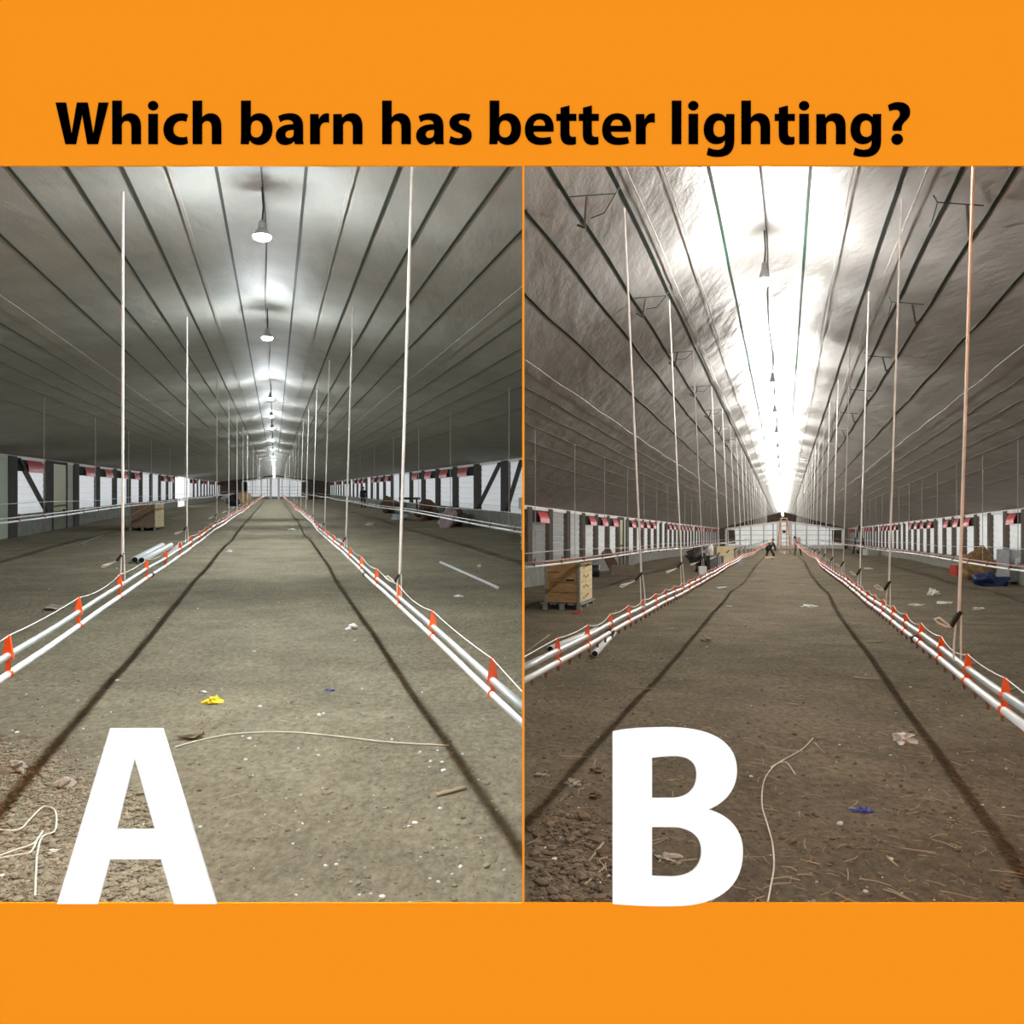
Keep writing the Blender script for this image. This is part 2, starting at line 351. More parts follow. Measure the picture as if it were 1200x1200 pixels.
topA = wall_run(A, -1, 31.7, 5.0, 149, .79, lambda k: k in (0, 2, 3, 4, 5, 8, 9, 10) or (k > 10 and k % 3), (0,), (1, -1), .84, gap=(84.5, 93))
wall_run(A, 1, 36.1-4.9, 4.9, 149, .78, lambda k: k in (0, 2, 3, 4, 5, 8, 9, 10, 12) or (k > 12 and k % 3), (0, 1), (), .84)
wall_run(B, -1, 25.6, 2.27, 99, .80, lambda k: k in (0, 3, 4, 5, 7, 8, 9, 10, 13, 14, 15, 16) or (k > 16 and k % 4), (), (6,), .68, pm=PANEL_B, pom=POST_B)
wall_run(B, 1, 26.5, 2.2, 99, .80, lambda k: k in (0, 3, 4, 5, 7, 8, 9, 10, 13, 14, 15, 16, 17) or (k > 18 and k % 4), (), (), .66, pm=PANEL_B, pom=POST_B)

# doors: side wall of each barn
door_n = [0]
def door(q, L, i, ta, tb, tdoor, top, green=True):
    door_n[0] += 1
    d = MB(); d.box(q, min(L-i*.0, L+i*.08), max(L, L+i*.08), ta, tdoor, .05, top-.12)
    dd = d.build('door_%d' % door_n[0], DOORY, origin=P(q, L, (ta+tdoor)/2, 0), kind='structure', label='cream yellow door in the left wall of the %s' % q.name)
    b = MB(); H = 1.05
    b.tube([P(q, L-i*.06, ta+.1, H), P(q, L-i*.09, (ta+tdoor)/2, H+.03), P(q, L-i*.06, tdoor-.1, H)], .025, 6); part(b, 'push_bar', STRAP_D, dd)
    b = MB(); b.lbox(P(q, L-i*.05, ta+(tdoor-ta)*.8, H-.22), (.06, .3, .08)); part(b, 'latch', STRAP_D, dd)
    f = MB()
    for t0, t1 in ((ta-.1, ta), (tdoor, tdoor+.1)): f.box(q, min(L-i*.04, L+i*.1), max(L-i*.04, L+i*.1), t0, t1, 0, top)
    f.box(q, min(L-i*.04, L+i*.1), max(L-i*.04, L+i*.1), ta, tdoor, top-.12, top); trim(f, STRAP_D if 0 else POST_A)
    g = MB(); g.box(q, min(L, L+i*.08), max(L, L+i*.08), tdoor+.1, tb, .05, top); trim(g, PALEG)
door(A, A.W0, -1, 36.9, 40.6, 38.9+.4, topA)
door(B, B.W0, -1, 25.6+6*2.27+.1, 25.6+6*2.27+1.7, 25.6+6*2.27+.95, ceil(B, B.W0)-.02)
g = MB(); g.box(A, A.W0-.08, A.W0+.02, 29.2, 31.4, .05, topA); trim(g, PALEG)
g = MB(); g.box(A, A.W0-.10, A.W0-.02, 26, 29.2, .05, topA); trim(g, OPENING_SHADE)  # slab painted near black for the shade of an open bay

# ---------------------------------------------------------------- end walls: white lit lower wall under a pale trim, dark gable above
for q, Lc, hc, hap, pm in ((A, 5.7, 1.35, 2.1, PANEL_A), (B, 6.8, .8, 1.7, PANEL_B)):
    T = q.T; lo, hi = q.W0, q.W1; z = q.h
    g = MB(); top = [(lo, ceil(q, lo)+.2), (q.L0, ceil(q, q.L0)+.2), (hi, ceil(q, hi)+.2)]
    cut = [(Lc, z+hc), (0, z+hap), (-Lc, z+hc)]
    # gable above the trim, as four quads
    for a, b, c, d in (((-Lc, z+hc), (0, z+hap), (q.L0, top[1][1]), (lo, top[0][1])), ((0, z+hap), (Lc, z+hc), (hi, top[2][1]), (q.L0, top[1][1]))):
        g.hexa([P(q, a[0], T, a[1]), P(q, b[0], T, b[1]), P(q, b[0], T+.2, b[1]), P(q, a[0], T+.2, a[1]), P(q, d[0], T, d[1]), P(q, c[0], T, c[1]), P(q, c[0], T+.2, c[1]), P(q, d[0], T+.2, d[1])])
    g.hexa([P(q, lo-.1, T, -.5), P(q, -Lc, T, -.5), P(q, -Lc, T+.2, -.5), P(q, lo-.1, T+.2, -.5), P(q, lo-.1, T, top[0][1]), P(q, -Lc, T, z+hc), P(q, -Lc, T+.2, z+hc), P(q, lo-.1, T+.2, top[0][1])])
    g.hexa([P(q, Lc, T, -.5), P(q, hi+.1, T, -.5), P(q, hi+.1, T+.2, -.5), P(q, Lc, T+.2, -.5), P(q, Lc, T, z+hc), P(q, hi+.1, T, top[2][1]), P(q, hi+.1, T+.2, top[2][1]), P(q, Lc, T+.2, z+hc)])
    g.build('wall_back', BROWN, kind='structure', label='dark gable end wall of the %s' % q.name)
    t = MB(); wd = .22
    t.bar(P(q, -Lc, T-.1, z+hc), P(q, 0, T-.1, z+hap), .2, wd); t.bar(P(q, 0, T-.1, z+hap), P(q, Lc, T-.1, z+hc), .2, wd)
    t.bar(P(q, -Lc, T-.1, -.1), P(q, -Lc, T-.1, z+hc), .25, .2); t.bar(P(q, Lc, T-.1, -.1), P(q, Lc, T-.1, z+hc), .25, .2); trim(t, TRIMW)
    win_n[0] += 1; p = MB()
    p.face([P(q, -Lc, T+.05, .45), P(q, Lc, T+.05, .45), P(q, Lc, T+.05, z+hc), P(q, 0, T+.05, z+hap), P(q, -Lc, T+.05, z+hc)])
    p.build('window_%d' % win_n[0], pm, kind='structure', label='bright white panelled end wall of the %s' % q.name)
    s = MB(); s.box(q, -Lc, Lc, T-.15, T+.1, -.3, .45); trim(s, CONC if q is A else TRIMW)
    m = MB()
    for L in (-5.2, -3.9, -2.4, -1.3, 1.3, 2.6, 4.0, 5.3):
        if abs(L) < Lc: m.bar(P(q, L, T-.02, .45), P(q, L, T-.02, z+hap-(hap-hc)*abs(L)/Lc), .09)
    for H in (1.0, 1.6, 2.15):
        m.bar(P(q, -Lc*.95, T-.02, H), P(q, -.8, T-.02, H), .05); m.bar(P(q, .8, T-.02, H), P(q, Lc*.95, T-.02, H), .05)
    trim(m, WOODG)
    m = MB(); m.box(q, -.9, -.5, T-.2, T, 0, z+hap-.2); m.box(q, .5, .9, T-.2, T, 0, z+hap-.2)
    m.box(q, -Lc*.93, -Lc*.82, T-.2, T, .6, z+hc-.15) if q is A else None; trim(m, TRIMW)
    dk = MB(); dk.box(q, -Lc+.1, -Lc*.84, T-.2, T-.02, .6, z+hc-.1); dk.box(q, Lc*.82, Lc-.1, T-.2, T-.02, .6, z+hc-.1); trim(dk, BROWN)

# ---------------------------------------------------------------- lamps
def lamp(q, t, Hb, first=None, idx=0):
    side = q.name; L = q.L0; c = P(q, L, t, Hb)
    lab = '%s lit bulb hanging under the ridge of the %s' % (od(idx), side)
    if first:
        o = copy_tree(first); o.location = c; o['label'] = lab; return o
    e = empty('hanging_bulb' if q is B else 'ridge_lamp', c, lab, 'lamp', 'lamps in a row under the ridge of the %s' % side)
    top = ceil(q, L, t)-Hb-.03
    b = MB().lathe(c, [(.050, 0), (.052, -.015), (.048, -.035), (.036, -.055), (.02, -.066), (.006, -.07)][::-1] if q is B else [(.01, -.034), (.035, -.031), (.058, -.02), (.068, -.007), (.07, 0)], 20)
    part(b, 'glowing_bulb', BULB_B if q is B else BULB_A, e, True)
    s = MB().lathe(c, [(.049, .001), (.05, .01), (.04, .05), (.028, .09), (.026, .14), (.012, .16)] if q is B else [(.069, .001), (.07, .006), (.06, .03), (.03, .06), (.028, .11), (.012, .13)], 20); part(s, 'socket', GALV, e)
    k = MB().tube([c+Vector((0, 0, .15 if q is B else .12)), c+Vector((.01, 0, top*.6)), c+Vector((0, 0, top))], .007, 6); part(k, 'cable', BLK, e); return e
f = None
for i, t in enumerate([3.7, 6.76, 11.3, 18.9, 23.5, 28.2, 35, 43.5, 52.6, 59, 65, 71, 77, 84, 91, 98, 105, 112, 120, 128, 136, 144]):  # first lamp is added out of view to brighten the near floor
    o = lamp(A, t, 1.8+2.0, f, i); f = f or o
f = None
for i, t in enumerate([4.3, 7.75, 13.0, 16.2]+[19.4+3.3*k for k in range(24)]):  # nearest bulb is an unseen addition lighting the front floor
    o = lamp(B, t, 1.5+2.33, f, i); f = f or o
for q, dr, T in ((A, .03, 146), (B, .04, 98)):          # electric cable along the ridge, looping between lamps
    mb = MB().tube([P(q, q.L0+.02*math.sin(t), t, ceil(q, q.L0, t)-dr-.05*abs(math.sin(t*1.1))) for t in grow(2.65, T, .01, .2, .6)], .007, 5)
    mb.build('power_cable', BLK, label='dark power cable feeding the ridge lamps of the %s' % q.name, cat='cable', origin=P(q, q.L0, 4, ceil(q, q.L0)))

# ---------------------------------------------------------------- pipe lines with orange hangers
def cut_at_partition(q, L, e):
    if not ((L > 0) if q is A else (L < 0)): return
    off = -.0015 if q is A else .0015
    for ch in e.children:
        n = 10 if len(ch.data.vertices) > 60 and ch.name.split('.')[0] in ('lower_pipe', 'upper_pipe') else 0
        for i in range(n):
            v = ch.data.vertices[i]; wv = v.co+e.location; s_ = (PK*wv.y+off-wv.x)/(q.sx-PK); v.co += Vector((q.sx, 1, q.sz))*s_
def line(q, L, Hl, Hu, dL, T, hang, name, tag2, couplings=(), nip=0, t0=2.64, rL=.0155, rU=.015, clip=1.0):
    t0 = max(t0, clip_t(q, L)); o = P(q, L, t0, 0)
    wob = lambda t: (.03*math.sin(t*.3+L)+.02*math.sin(t*.7))*min(1, max(0, t-7)/15)
    ht = lambda t: fh(q, L, t)*.3
    e = empty('pipe_line', o, tag2, 'pipe line')
    ts = grow(t0, T, .03, .4, 1.5)
    part(MB().tube([P(q, L+wob(t), t, Hl+ht(t)) for t in ts], rL, 10), 'lower_pipe', PVC, e, True, 'white plastic pipe')
    part(MB().tube([P(q, L+dL+wob(t), t, Hu+ht(t)) for t in ts], rU, 10), 'upper_pipe', ALU, e, True, 'galvanised metal pipe')
    cut_at_partition(q, L, e)
    tip = []; base = None
    for t in hang:
        if t < t0: continue
        c = P(q, L+wob(t), t, Hl+ht(t)); u = P(q, L+dL+wob(t), t, Hu+ht(t))
        if base is None:
            m = MB()
            k = clip
            m.hexa([u+Vector((-.017*k, -.007, -.015)), u+Vector((.017*k, -.007, -.015)), u+Vector((.017*k, .007, -.015)), u+Vector((-.017*k, .007, -.015)),
                    u+Vector((-.006*k, -.005, .062*k)), u+Vector((.006*k, -.005, .062*k)), u+Vector((.006*k, .005, .062*k)), u+Vector((-.006*k, .005, .062*k))])
            m.tube([u+Vector((0, -.01, 0)), u+Vector((0, .01, 0))], .019, 10)
            m.tube([c+Vector((0, -.009, 0)), c+Vector((0, .009, 0))], .0195, 10)
            m.bar(u+Vector((0, 0, -.01)), c+Vector((0, 0, .01)), .016, .012)
            ob = part(m, 'hanger_clip', REDCLIP, e); base = (ob, u)
        else:
            ob = base[0].copy(); C.objects.link(ob); ob.location = u-base[1]
        tip.append(u+Vector((0, 0, .06*clip)))
    if len(tip) > 1:
        pts = []
        for i in range(len(tip)-1):
            d = (tip[i+1]-tip[i]).length; n = 5
            for k in range(n): s = k/n; pts.append(tip[i].lerp(tip[i+1], s)+Vector((.01*math.sin(i*3.1)*4*s*(1-s), 0, -.03*4*s*(1-s)*(.3+.7*abs(math.sin(i*1.7))))))
        pts = [P(q, L+dL, t0-.01, Hu+.045)]+pts+[tip[-1]]
        part(MB().tube(pts, .0026, 4), 'guard_cord', CORD, e)
    for t in couplings:
        c = P(q, L+wob(t), t, Hl+ht(t)); d = Vector((q.sx, 1, q.sz))*.035
        part(MB().tube([c-d, c+d], rL+.007, 12), 'coupling', BLK, e)
    nb = None
    for i in range(nip):
        t = t0+.1+i*.21; c = P(q, L+wob(t), t, Hl+ht(t)-rL)
        if nb is None:
            nb = (part(MB().lathe(c, [(.003, -.027), (.006, -.024), (.007, -.008), (.009, -.005), (.009, .004)], 6), 'nipple', NIP, e), c)
        else:
            o2 = nb[0].copy(); C.objects.link(o2); o2.location = c-nb[1]
    return e
def hg(t0, dt, n): return [t0+dt*i for i in range(n)]
line(A, -1.14, 1.005, 1.085, 0, 138, hg(3.65, 1.31, 75), '', 'left pair of white pipes with orange clips along the left barn aisle', (7.9, 19), 0, clip=1.4)
line(A, .86, .995, 1.05, 0, 138, hg(3.37, 1.27, 75), '', 'right pair of white pipes with orange clips along the left barn aisle', (8.1,), 0, clip=1.4)
line(B, -1.06, .91, .962, 0, 96, hg(3.99, .608, 96), '', 'left pair of white pipes with orange clips along the right barn aisle', (5.2, 8.2), 80)
line(B, .755, .905, .955, .005, 96, hg(2.93, .60, 97), '', 'right pair of white pipes with orange clips along the right barn aisle', (4.95, 9.8, 15), 80)
# outer raised lines
def outer(q, L, H, Hc, T, label, t0=2.7):
    t0 = max(t0, clip_t(q, L)); e = empty('raised_pipe_line', P(q, L, t0, 0), label, 'pipe line')
    ts = grow(t0, T, .04, 1, 3)
    part(MB().tube([P(q, L, t, H+.02*math.sin(t*.3)) for t in ts], .02, 10), 'lower_pipe', PVC, e, True)
    part(MB().tube([P(q, L+.02, t, H+.07+.02*math.sin(t*.3)) for t in ts], .014, 10), 'upper_pipe', ALU if q is A else mat('dull_red_pipe', (.45, .25, .22), .5), e, True)
    part(MB().tube([P(q, L+.02, t, Hc+.02*math.sin(t*.5)) for t in ts], .006, 5), 'guard_cord', CORD, e)
    cut_at_partition(q, L, e)
    b = None; i = 0; t = t0+.5
    while t < T and i < 60:
        c = P(q, L, t, H)
        if b is None:
            m = MB().bar(c+Vector((0, 0, -.03)), c+Vector((.02, 0, .11)), .02, .02); m.tube([c+Vector((0, -.02, 0)), c+Vector((0, .02, 0))], .028, 8); b = (part(m, 'hanger_clip', mat('dark_red_clip', (.25, .06, .05), .5), e), c)
        else:
            o = b[0].copy(); C.objects.link(o); o.location = c-b[1]
        t += 1.7; i += 1
outer(A, -4.54, 1.25, 1.8-.27, 150, 'raised white pipe line running along the left wall of the left barn')
outer(A, 4.2, 1.08, 1.8-.44, 150, 'raised white pipe line running along the right wall of the left barn')
outer(B, -4.0, 1.5-.476, 1.5-.276, 96, 'raised white pipe line running along the left wall of the right barn')
outer(B, 4.0, 1.5-.571, 1.5-.235, 96, 'raised white pipe line running along the right wall of the right barn')

# ---------------------------------------------------------------- suspension ropes
def ropes(q, L, Hb, Ltop, ts, label, group, yoke=True, r=.011, knot=.36):
    first = None; ts = [t for t in ts if t > clip_t(q, L)+.2 and t > clip_t(q, Ltop)+.2]
    for i, t in enumerate(ts):
        b = P(q, L, t, Hb); lab = '%s %s' % (od(i), label)
        if first is None:
            e = empty('suspension_rope', b, lab, 'rope', group)
            tp = P(q, Ltop, t, ceil(q, Ltop)-.06)
            if yoke:
                k = b+(tp-b)*((knot)/(tp.z-b.z)); sd = -1 if L < 0 else 1
                part(MB().tube([tp, (tp+k)/2, k], r, 6), 'rope', CORD, e)
                part(MB().tube([k+Vector((-.01, 0, 0)), b+Vector((-.015, 0, .08)), b+Vector((-.016, 0, 0))], .0045, 5), 'yoke_strand', CORD, e)
                part(MB().tube([k+Vector((.01, 0, 0)), b+Vector((.015, 0, .08)), b+Vector((.016, 0, 0))], .0045, 5), 'yoke_strand', CORD, e)
                a = k+Vector((-.045, 0, -.045)) if L < 0 else k+Vector((-.035, 0, -.05))
                part(MB().bar(k+Vector((.006, 0, .016)), a, .018, .016), 'adjuster', BLK, e)
                z = [(-.06, -.03), (-.13, -.045), (-.19, -.06), (-.21, -.08), (-.18, -.09), (-.12, -.06), (0, 0)] if L < 0 else [(-.04, .0), (-.10, .03), (-.13, .06), (-.09, .07), (-.04, .03), (0, 0)]
                z = [a]+[a+Vector((x_*.55, 0, z_*.55)) for x_, z_ in z]
                part(MB().tube(z, .005, 5), 'tail_loop', CORD, e)
            else:
                part(MB().tube([tp, b], r, 5), 'rope', CORD_D, e)
            first = e
        else:
            o = copy_tree(first); o.location = b; o['label'] = lab; o['group'] = group
ropes(A, -1.14, 1.085, -1.14, [6.4, 11.07, 16.8, 21.2]+[25.8+4.9*i for i in range(12)], 'rope holding up the left pipes of the left barn aisle', 'ropes over left pipes of left barn', r=.0105, knot=.22)
ropes(A, .86, 1.05, .95, [5.9, 10.36, 14.8, 19.2, 23.7]+[28.4+4.9*i for i in range(12)], 'rope holding up the right pipes of the left barn aisle', 'ropes over right pipes of left barn', r=.0105, knot=.16)
ropes(B, -1.06, .96, -1.20, [4.0, 6.4, 8.9, 11.2, 14.1]+[16.5+2.44*i for i in range(17)], 'rope holding up the left pipes of the right barn aisle', 'ropes over left pipes of right barn', r=.0075, knot=.25)
ropes(B, .755, .955, .85, [3.72, 6.2, 8.58, 11.0]+[13.4+2.44*i for i in range(18)], 'rope holding up the right pipes of the right barn aisle', 'ropes over right pipes of right barn', r=.0075, knot=.20)
ropes(A, -4.54, 1.27, -4.54, [16.8, 21.6, 26.5, 31.4, 37, 43, 50], 'thin rope over the raised pipes by the left wall of left barn', 'thin ropes by left wall of left barn', False, r=.008)
ropes(A, 4.2, 1.10, 4.2, [15.3, 20.4, 24.9, 30.2, 36, 42, 50], 'thin rope over the raised pipes by the right wall of left barn', 'thin ropes by right wall of left barn', False, r=.008)
ropes(B, -4.0, 1.04, -4.0, [13.7, 16.3, 19.0, 21.8, 24.3, 26.8, 29.3, 31.8, 34.3, 36.8, 39.3, 41.8, 44.3, 46.8, 49.3], 'thin rope over the raised pipes by the left wall of right barn', 'thin ropes by left wall of right barn', False, r=.006)
ropes(B, 4.0, .95, 4.0, [14.6, 17.2, 19.8, 22.3, 24.8, 27.3, 29.8, 32.3, 34.8, 37.3, 39.8, 42.3, 44.8, 47.3], 'thin rope over the raised pipes by the right wall of right barn', 'thin ropes by right wall of right barn', False, r=.006)

# ceiling brackets above the ropes in the right barn
for s, nm in ((-1, 'left'), (1, 'right')):
    first = None
    for i, t in enumerate([6.1, 8.7, 11.3, 13.9, 16.5, 19.1, 21.7]):
        L = s*1.15+B.L0*.3; H = ceil(B, L)-.02
        c = P(B, L, t, H); lab = '%s thin dark wire bracket on the ceiling above the %s ropes, right barn' % (od(i), nm)
        if first is None:
            e = empty('ceiling_bracket', c, lab, 'bracket', 'wire brackets above the %s ropes' % nm); L2 = L+s*.33
            e2 = P(B, L2, t, ceil(B, L2)-.01); e3 = P(B, L2-s*.05, t+.25, ceil(B, L2)-.14)
            part(MB().tube([c+Vector((-s*.03, 0, .0)), c+Vector((0, 0, -.05)), e2], .005, 5), 'crossbar', STRAP_D, e)
            part(MB().tube([e2+Vector((-s*.12, 0, .0)), e3, P(B, L2+s*.05, t+.45, ceil(B, L2)-.05)], .010, 5), 'lower_hook', POST_B, e)
            part(MB().tube([c+Vector((0, 0, -.05)), c+Vector((s*.06, .2, -.12)), c+Vector((s*.14, .4, -.09))], .004, 5), 'wire_stay', STRAP_D, e)
            first = e
        else:
            o = copy_tree(first); o.location = c; o['label'] = lab

# ---------------------------------------------------------------- crates, boxes and things along the walls
def crate(q, L, t, wd, dp, ht, lab, fm, sm, pallet_lab, lines=True):
    o = G(q, L, t); yaw = -math.atan(q.sx); Rm = Matrix.Translation(o) @ Matrix.Rotation(yaw, 4, 'Z')
    p = empty('wooden_pallet', o, pallet_lab, 'pallet'); z0 = .15
    for xx in (.02, wd/2, wd-.02):
        part(MB().lbox((xx, dp/2, .012), (.09, dp+.1, .02), Rm), 'bottom_board', WOODG, p)
        for yy in (0, dp/2, dp): part(MB().lbox((xx, yy, .069), (.09, .10, .092), Rm), 'block', WOODG, p)
    for k in range(5): part(MB().lbox(((wd)*k/4, dp/2, .127), (wd/6, dp+.12, .022), Rm), 'deck_board', WOODG, p)
    e = empty('wooden_crate', o+Vector((0, 0, z0)), lab, 'crate')
    for k in range(4):
        h = (ht-z0)/4; part(MB().lbox((wd/2, .012, z0+h*(k+.5)), (wd-.02, .02, h-.012), Rm), 'front_board', fm, e)
        sb = part(MB().lbox((wd-.012, dp/2, z0+h*(k+.5)), (.02, dp-.02, h-.008), Rm), 'side_board', sm, e)
        part(MB().lbox((.012, dp/2, z0+h*(k+.5)), (.02, dp-.02, h-.008), Rm), 'side_board', fm, e)
        # stencilled rows on the pale side
        if k != 2 or 1:
            for j in range(3): part(MB().lbox((wd+.001, dp*(.3+.16*j), z0+h*(k+.5)+.02*((j*7+k) % 3-1)), (.003, .09, .05), Rm), 'stencil_mark', INK, sb)
    part(MB().lbox((wd/2, dp-.012, z0+(ht-z0)/2), (wd-.02, .02, ht-z0-.02), Rm), 'back_panel', fm, e)
    part(MB().lbox((wd/2, dp/2, ht-.01), (wd, dp, .02), Rm), 'lid', fm, e)
    for x in (.03, wd-.03):
        part(MB().lbox((x, -.012, z0+(ht-z0)/2), (.05, .03, ht-z0), Rm), 'corner_post', WOODG, e)
    a = Rm @ Vector((.06, -.012, z0+(ht-z0)*.5)); b = Rm @ Vector((wd-.12, -.012, ht-.06)); part(MB().bar(a, b, .02, .06), 'diagonal_brace', WOOD, e)
    if lines: part(MB().lbox((wd*.72, .0, z0+(ht-z0)*.56), (.18, .01, .03), Rm), 'slot_shade', OPENING_SHADE, e)  # dark plate, the slot's inner shade painted on
crate(B, -4.95, 17.6, .76, 1.15, .98, 'tall plywood crate with pale stencilled side, left of right barn aisle', WOOD, WOODP, 'grey timber pallet under the plywood crate in the right barn')
crate(A, -6.25, 36.8, 1.02, 3.0, 1.22, 'brown crate with pale side beyond the pipes of the left barn', CARD, WOODP, 'low dark pallet under the brown crate in the left barn', False)

def thing_mb(name, label, cat, mb, m, o, smooth=False, group=None):
    return mb.build(name, m, origin=o, smooth=smooth, label=label, cat=cat, group=group)
# leaning plank and roll behind the crate
L, t = pix(B, 708, 672); o = G(B, L, t)
thing_mb('leaning_board', 'long brown board leaning behind the plywood crate', 'board', MB().bar(P(B, L-.1, t+.6, .95), P(B, L+.5, t, .05), .04, .55), CARD, o)
L, t = pix(B, 727, 674); o = G(B, L, t)
thing_mb('flat_board', 'grey brown board standing on edge below the cream door of right barn', 'board', MB().lbox(o+Vector((.1, 0, .2)), (.9, .05, .4)), mat('dusty_board', (.25, .21, .15), .9), o)
L, t = pix(B, 694, 677); o = G(B, L, t)
thing_mb('black_roll', 'black rolled sheet lying behind the plywood crate', 'roll', MB().tube([o+Vector((-.35, .2, .24)), o+Vector((.25, 0, .24))], .22, 16), BLK, o, True)
# A pale pipes on the floor
def lying(q, x0, y0, x1, y1, r, name, label, cat, m, group=None, H=None, open_=True):
    a = pix(q, x0, y0); b = pix(q, x1, y1); pa_, pb = G(q, a[0], a[1], r), G(q, b[0], b[1], r)
    e = empty(name, pa_, label, cat, group); part(MB().tube([pa_, pb], r, 12), 'tube', m, e, True)
    if open_:
        d = (pa_-pb).normalized()*.004; part(MB().tube([pa_, pa_+d], r*.78, 12), 'hollow_shade', OPENING_SHADE, e)  # dark disc on a solid tube, the hollow's shade as colour
lying(A, 158, 659, 190, 643, .085, 'plastic_pipe', 'left one of two thick white pipes lying beside the left pipes', 'pipe', PVC)
lying(A, 166, 660, 200, 643, .085, 'plastic_pipe', 'right one of two thick white pipes lying beside the left pipes', 'pipe', PVC)
lying(A, 194, 656, 212, 641, .05, 'plastic_pipe', 'short reddish white pipe touching the left pipes in the left barn', 'pipe', mat('dusty_pink_pipe', (.7, .55, .5), .6))
lying(B, 697, 771, 719, 747, .045, 'plastic_pipe', 'thick white pipe jutting toward the aisle under the right barn pipes', 'pipe', PVC)
lying(B, 645, 765, 700, 743, .05, 'plastic_pipe', 'thick white pipe lying outside the left pipes of the right barn', 'pipe', PVC)
lying(A, 516, 659, 584, 691, .028, 'white_rod', 'long white rod lying on the dirt right of the left barn pipes', 'rod', PVC, open_=False)
lying(A, 95, 640, 122, 627, .03, 'white_rod', 'thin pale rod on the dirt in front of the brown crate', 'rod', WOODG, open_=False)
lying(B, 841, 694, 851, 689, .03, 'white_rod', 'short white rod lying on the right barn aisle', 'rod', PVC, open_=False)
lying(B, 617, 763, 644, 745, .010, 'thin_stick', 'thin pale stick outside the left pipes of the right barn', 'stick', STRAW, open_=False)
lying(A, 512, 934, 546, 926, .012, 'thin_stick', 'short twig beside the right dark line of the left barn floor', 'stick', STRAW, open_=False)
for i, (x0, y0, x1, y1, r) in enumerate([(735, 805, 768, 806, .006), (1000, 795, 1030, 797, .008), (1016, 752, 1036, 752, .01), (770, 738, 790, 736, .006), (920, 825, 936, 827, .007), (1180, 812, 1195, 807, .008), (1040, 1002, 1052, 1012, .006), (955, 872, 966, 884, .006), (1130, 775, 1142, 779, .01), (690, 1010, 708, 985, .006)]):
    where = ['left of the aisle centre', 'at the aisle centre', 'by the right dark line', 'left of the left dark line', 'far in the aisle', 'by the right edge', 'near the front right', 'beside the thin string', 'beyond the right pipes', 'left of the letter B'][i]
    lying(B, x0, y0, x1, y1, r, 'dry_stalk', 'dry stalk on the right barn floor %s' % where, 'stalk', STRAW, 'dry stalks on the right barn floor', open_=False)

# heaps near the pipes, right barn: machines, bags, plywood
def heap(q, x, y, items, who):
    for k, (nm, lab, cat, dx, dy, dims, m, kind) in enumerate(items):
        L, t = pix(q, x+dx, y+dy) if who != 'wall' else (dx, dy); o = G(q, L, t); mb = MB()
        if kind == 'box': mb.lbox(o+Vector((0, 0, dims[2]/2)), dims)
        elif kind == 'roll': mb.tube([o+Vector((-dims[0]/2, 0, dims[2]/2)), o+Vector((dims[0]/2, .1, dims[2]/2))], dims[2]/2, 14)
        else: mb.blob(o+Vector((0, 0, dims[2]*.4)), (dims[0]/2, dims[1]/2, dims[2]/2), k*5+int(x), .3, 3)
        thing_mb(nm, lab, cat, mb, m, o, kind != 'box')
heap(B, 835, 672, [('tool_case', 'dark machine case standing beside the left pipes of right barn', 'case', -10, -2, (.8, .8, .75), BLK, 'blob'),
    ('tool_case', 'grey cased machine at the near side of the right barn heap', 'case', 3, -1, (.55, .6, .7), GREYC, 'box'),
    ('plywood_sheet', 'yellowish plywood box right of the machine heap in right barn', 'box', 13, -9, (.85, .7, .9), WOODP, 'box'),
    ('plastic_bag', 'white bag piled at the back of the machine heap in right barn', 'bag', -3, -10, (.8, .8, .95), PAPER, 'blob'),
    ('cloth_bundle', 'dark bundle at the back of the machine heap in right barn', 'bundle', -17, -10, (.95, .9, 1.0), GREYC, 'blob'),
    ('plastic_tub', 'small pale tub in front of the machine heap', 'tub', -12, 0, (.3, .25, .3), PVC, 'box')], 'b')
heap(A, 277, 594, [('tool_case', 'dark machine standing beside the left pipes far inside left barn', 'case', -4, -1, (1.3, 1.2, 1.3), BLK, 'blob'),
    ('cardboard_box', 'brown box beside the dark machine far inside left barn', 'box', 9, -3, (1.4, 1, 1.3), WOOD, 'box'),
    ('plastic_bag', 'white bag lying left of the dark machine in left barn', 'bag', -10, -6, (1.4, 1, 1.0), PAPER, 'blob')], 'a')
heap(B, 865, 664, [('grey_tub', 'small grey tub beside the left pipes far in right barn', 'tub', 0, 0, (.4, .4, .28), GALV, 'box')], 'b')
# A right wall: bales, bag, trestle
heap(A, 480, 605, [('straw_bale', 'farthest heap of brown bales by the right wall of left barn', 'bale', 8.55, 63.5, (1.1, 2.4, 1.25), HAY, 'blob'),
    ('straw_bale', 'middle heap of brown bales by the right wall of left barn', 'bale', 8.6, 48.0, (1.1, 2.6, 1.2), HAY, 'blob'),
    ('straw_bale', 'nearest low brown heap by the right wall of left barn', 'bale', 8.8, 41.5, (1.0, 1.8, .85), HAY, 'blob'),
    ('plastic_bag', 'pinkish plastic bag in front of the brown bales', 'bag', 8.0, 39.5, (.8, 1.0, .95), PINK, 'blob'),
    ('plastic_bag', 'pale blue bag on the floor behind the near right rope', 'bag', 7.0, 48, (.9, .8, .35), mat('pale_blue_bag', (.6, .7, .75), .5), 'blob')], 'wall')
L, t = 8.3, 52.5; o = G(A, L, t); e = empty('sawhorse', o, 'dark sawhorse standing between the brown bales of left barn', 'sawhorse')
part(MB().lbox(o+Vector((0, 0, 1.15)), (1.3, .2, .14)), 'top_beam', POST_A, e)
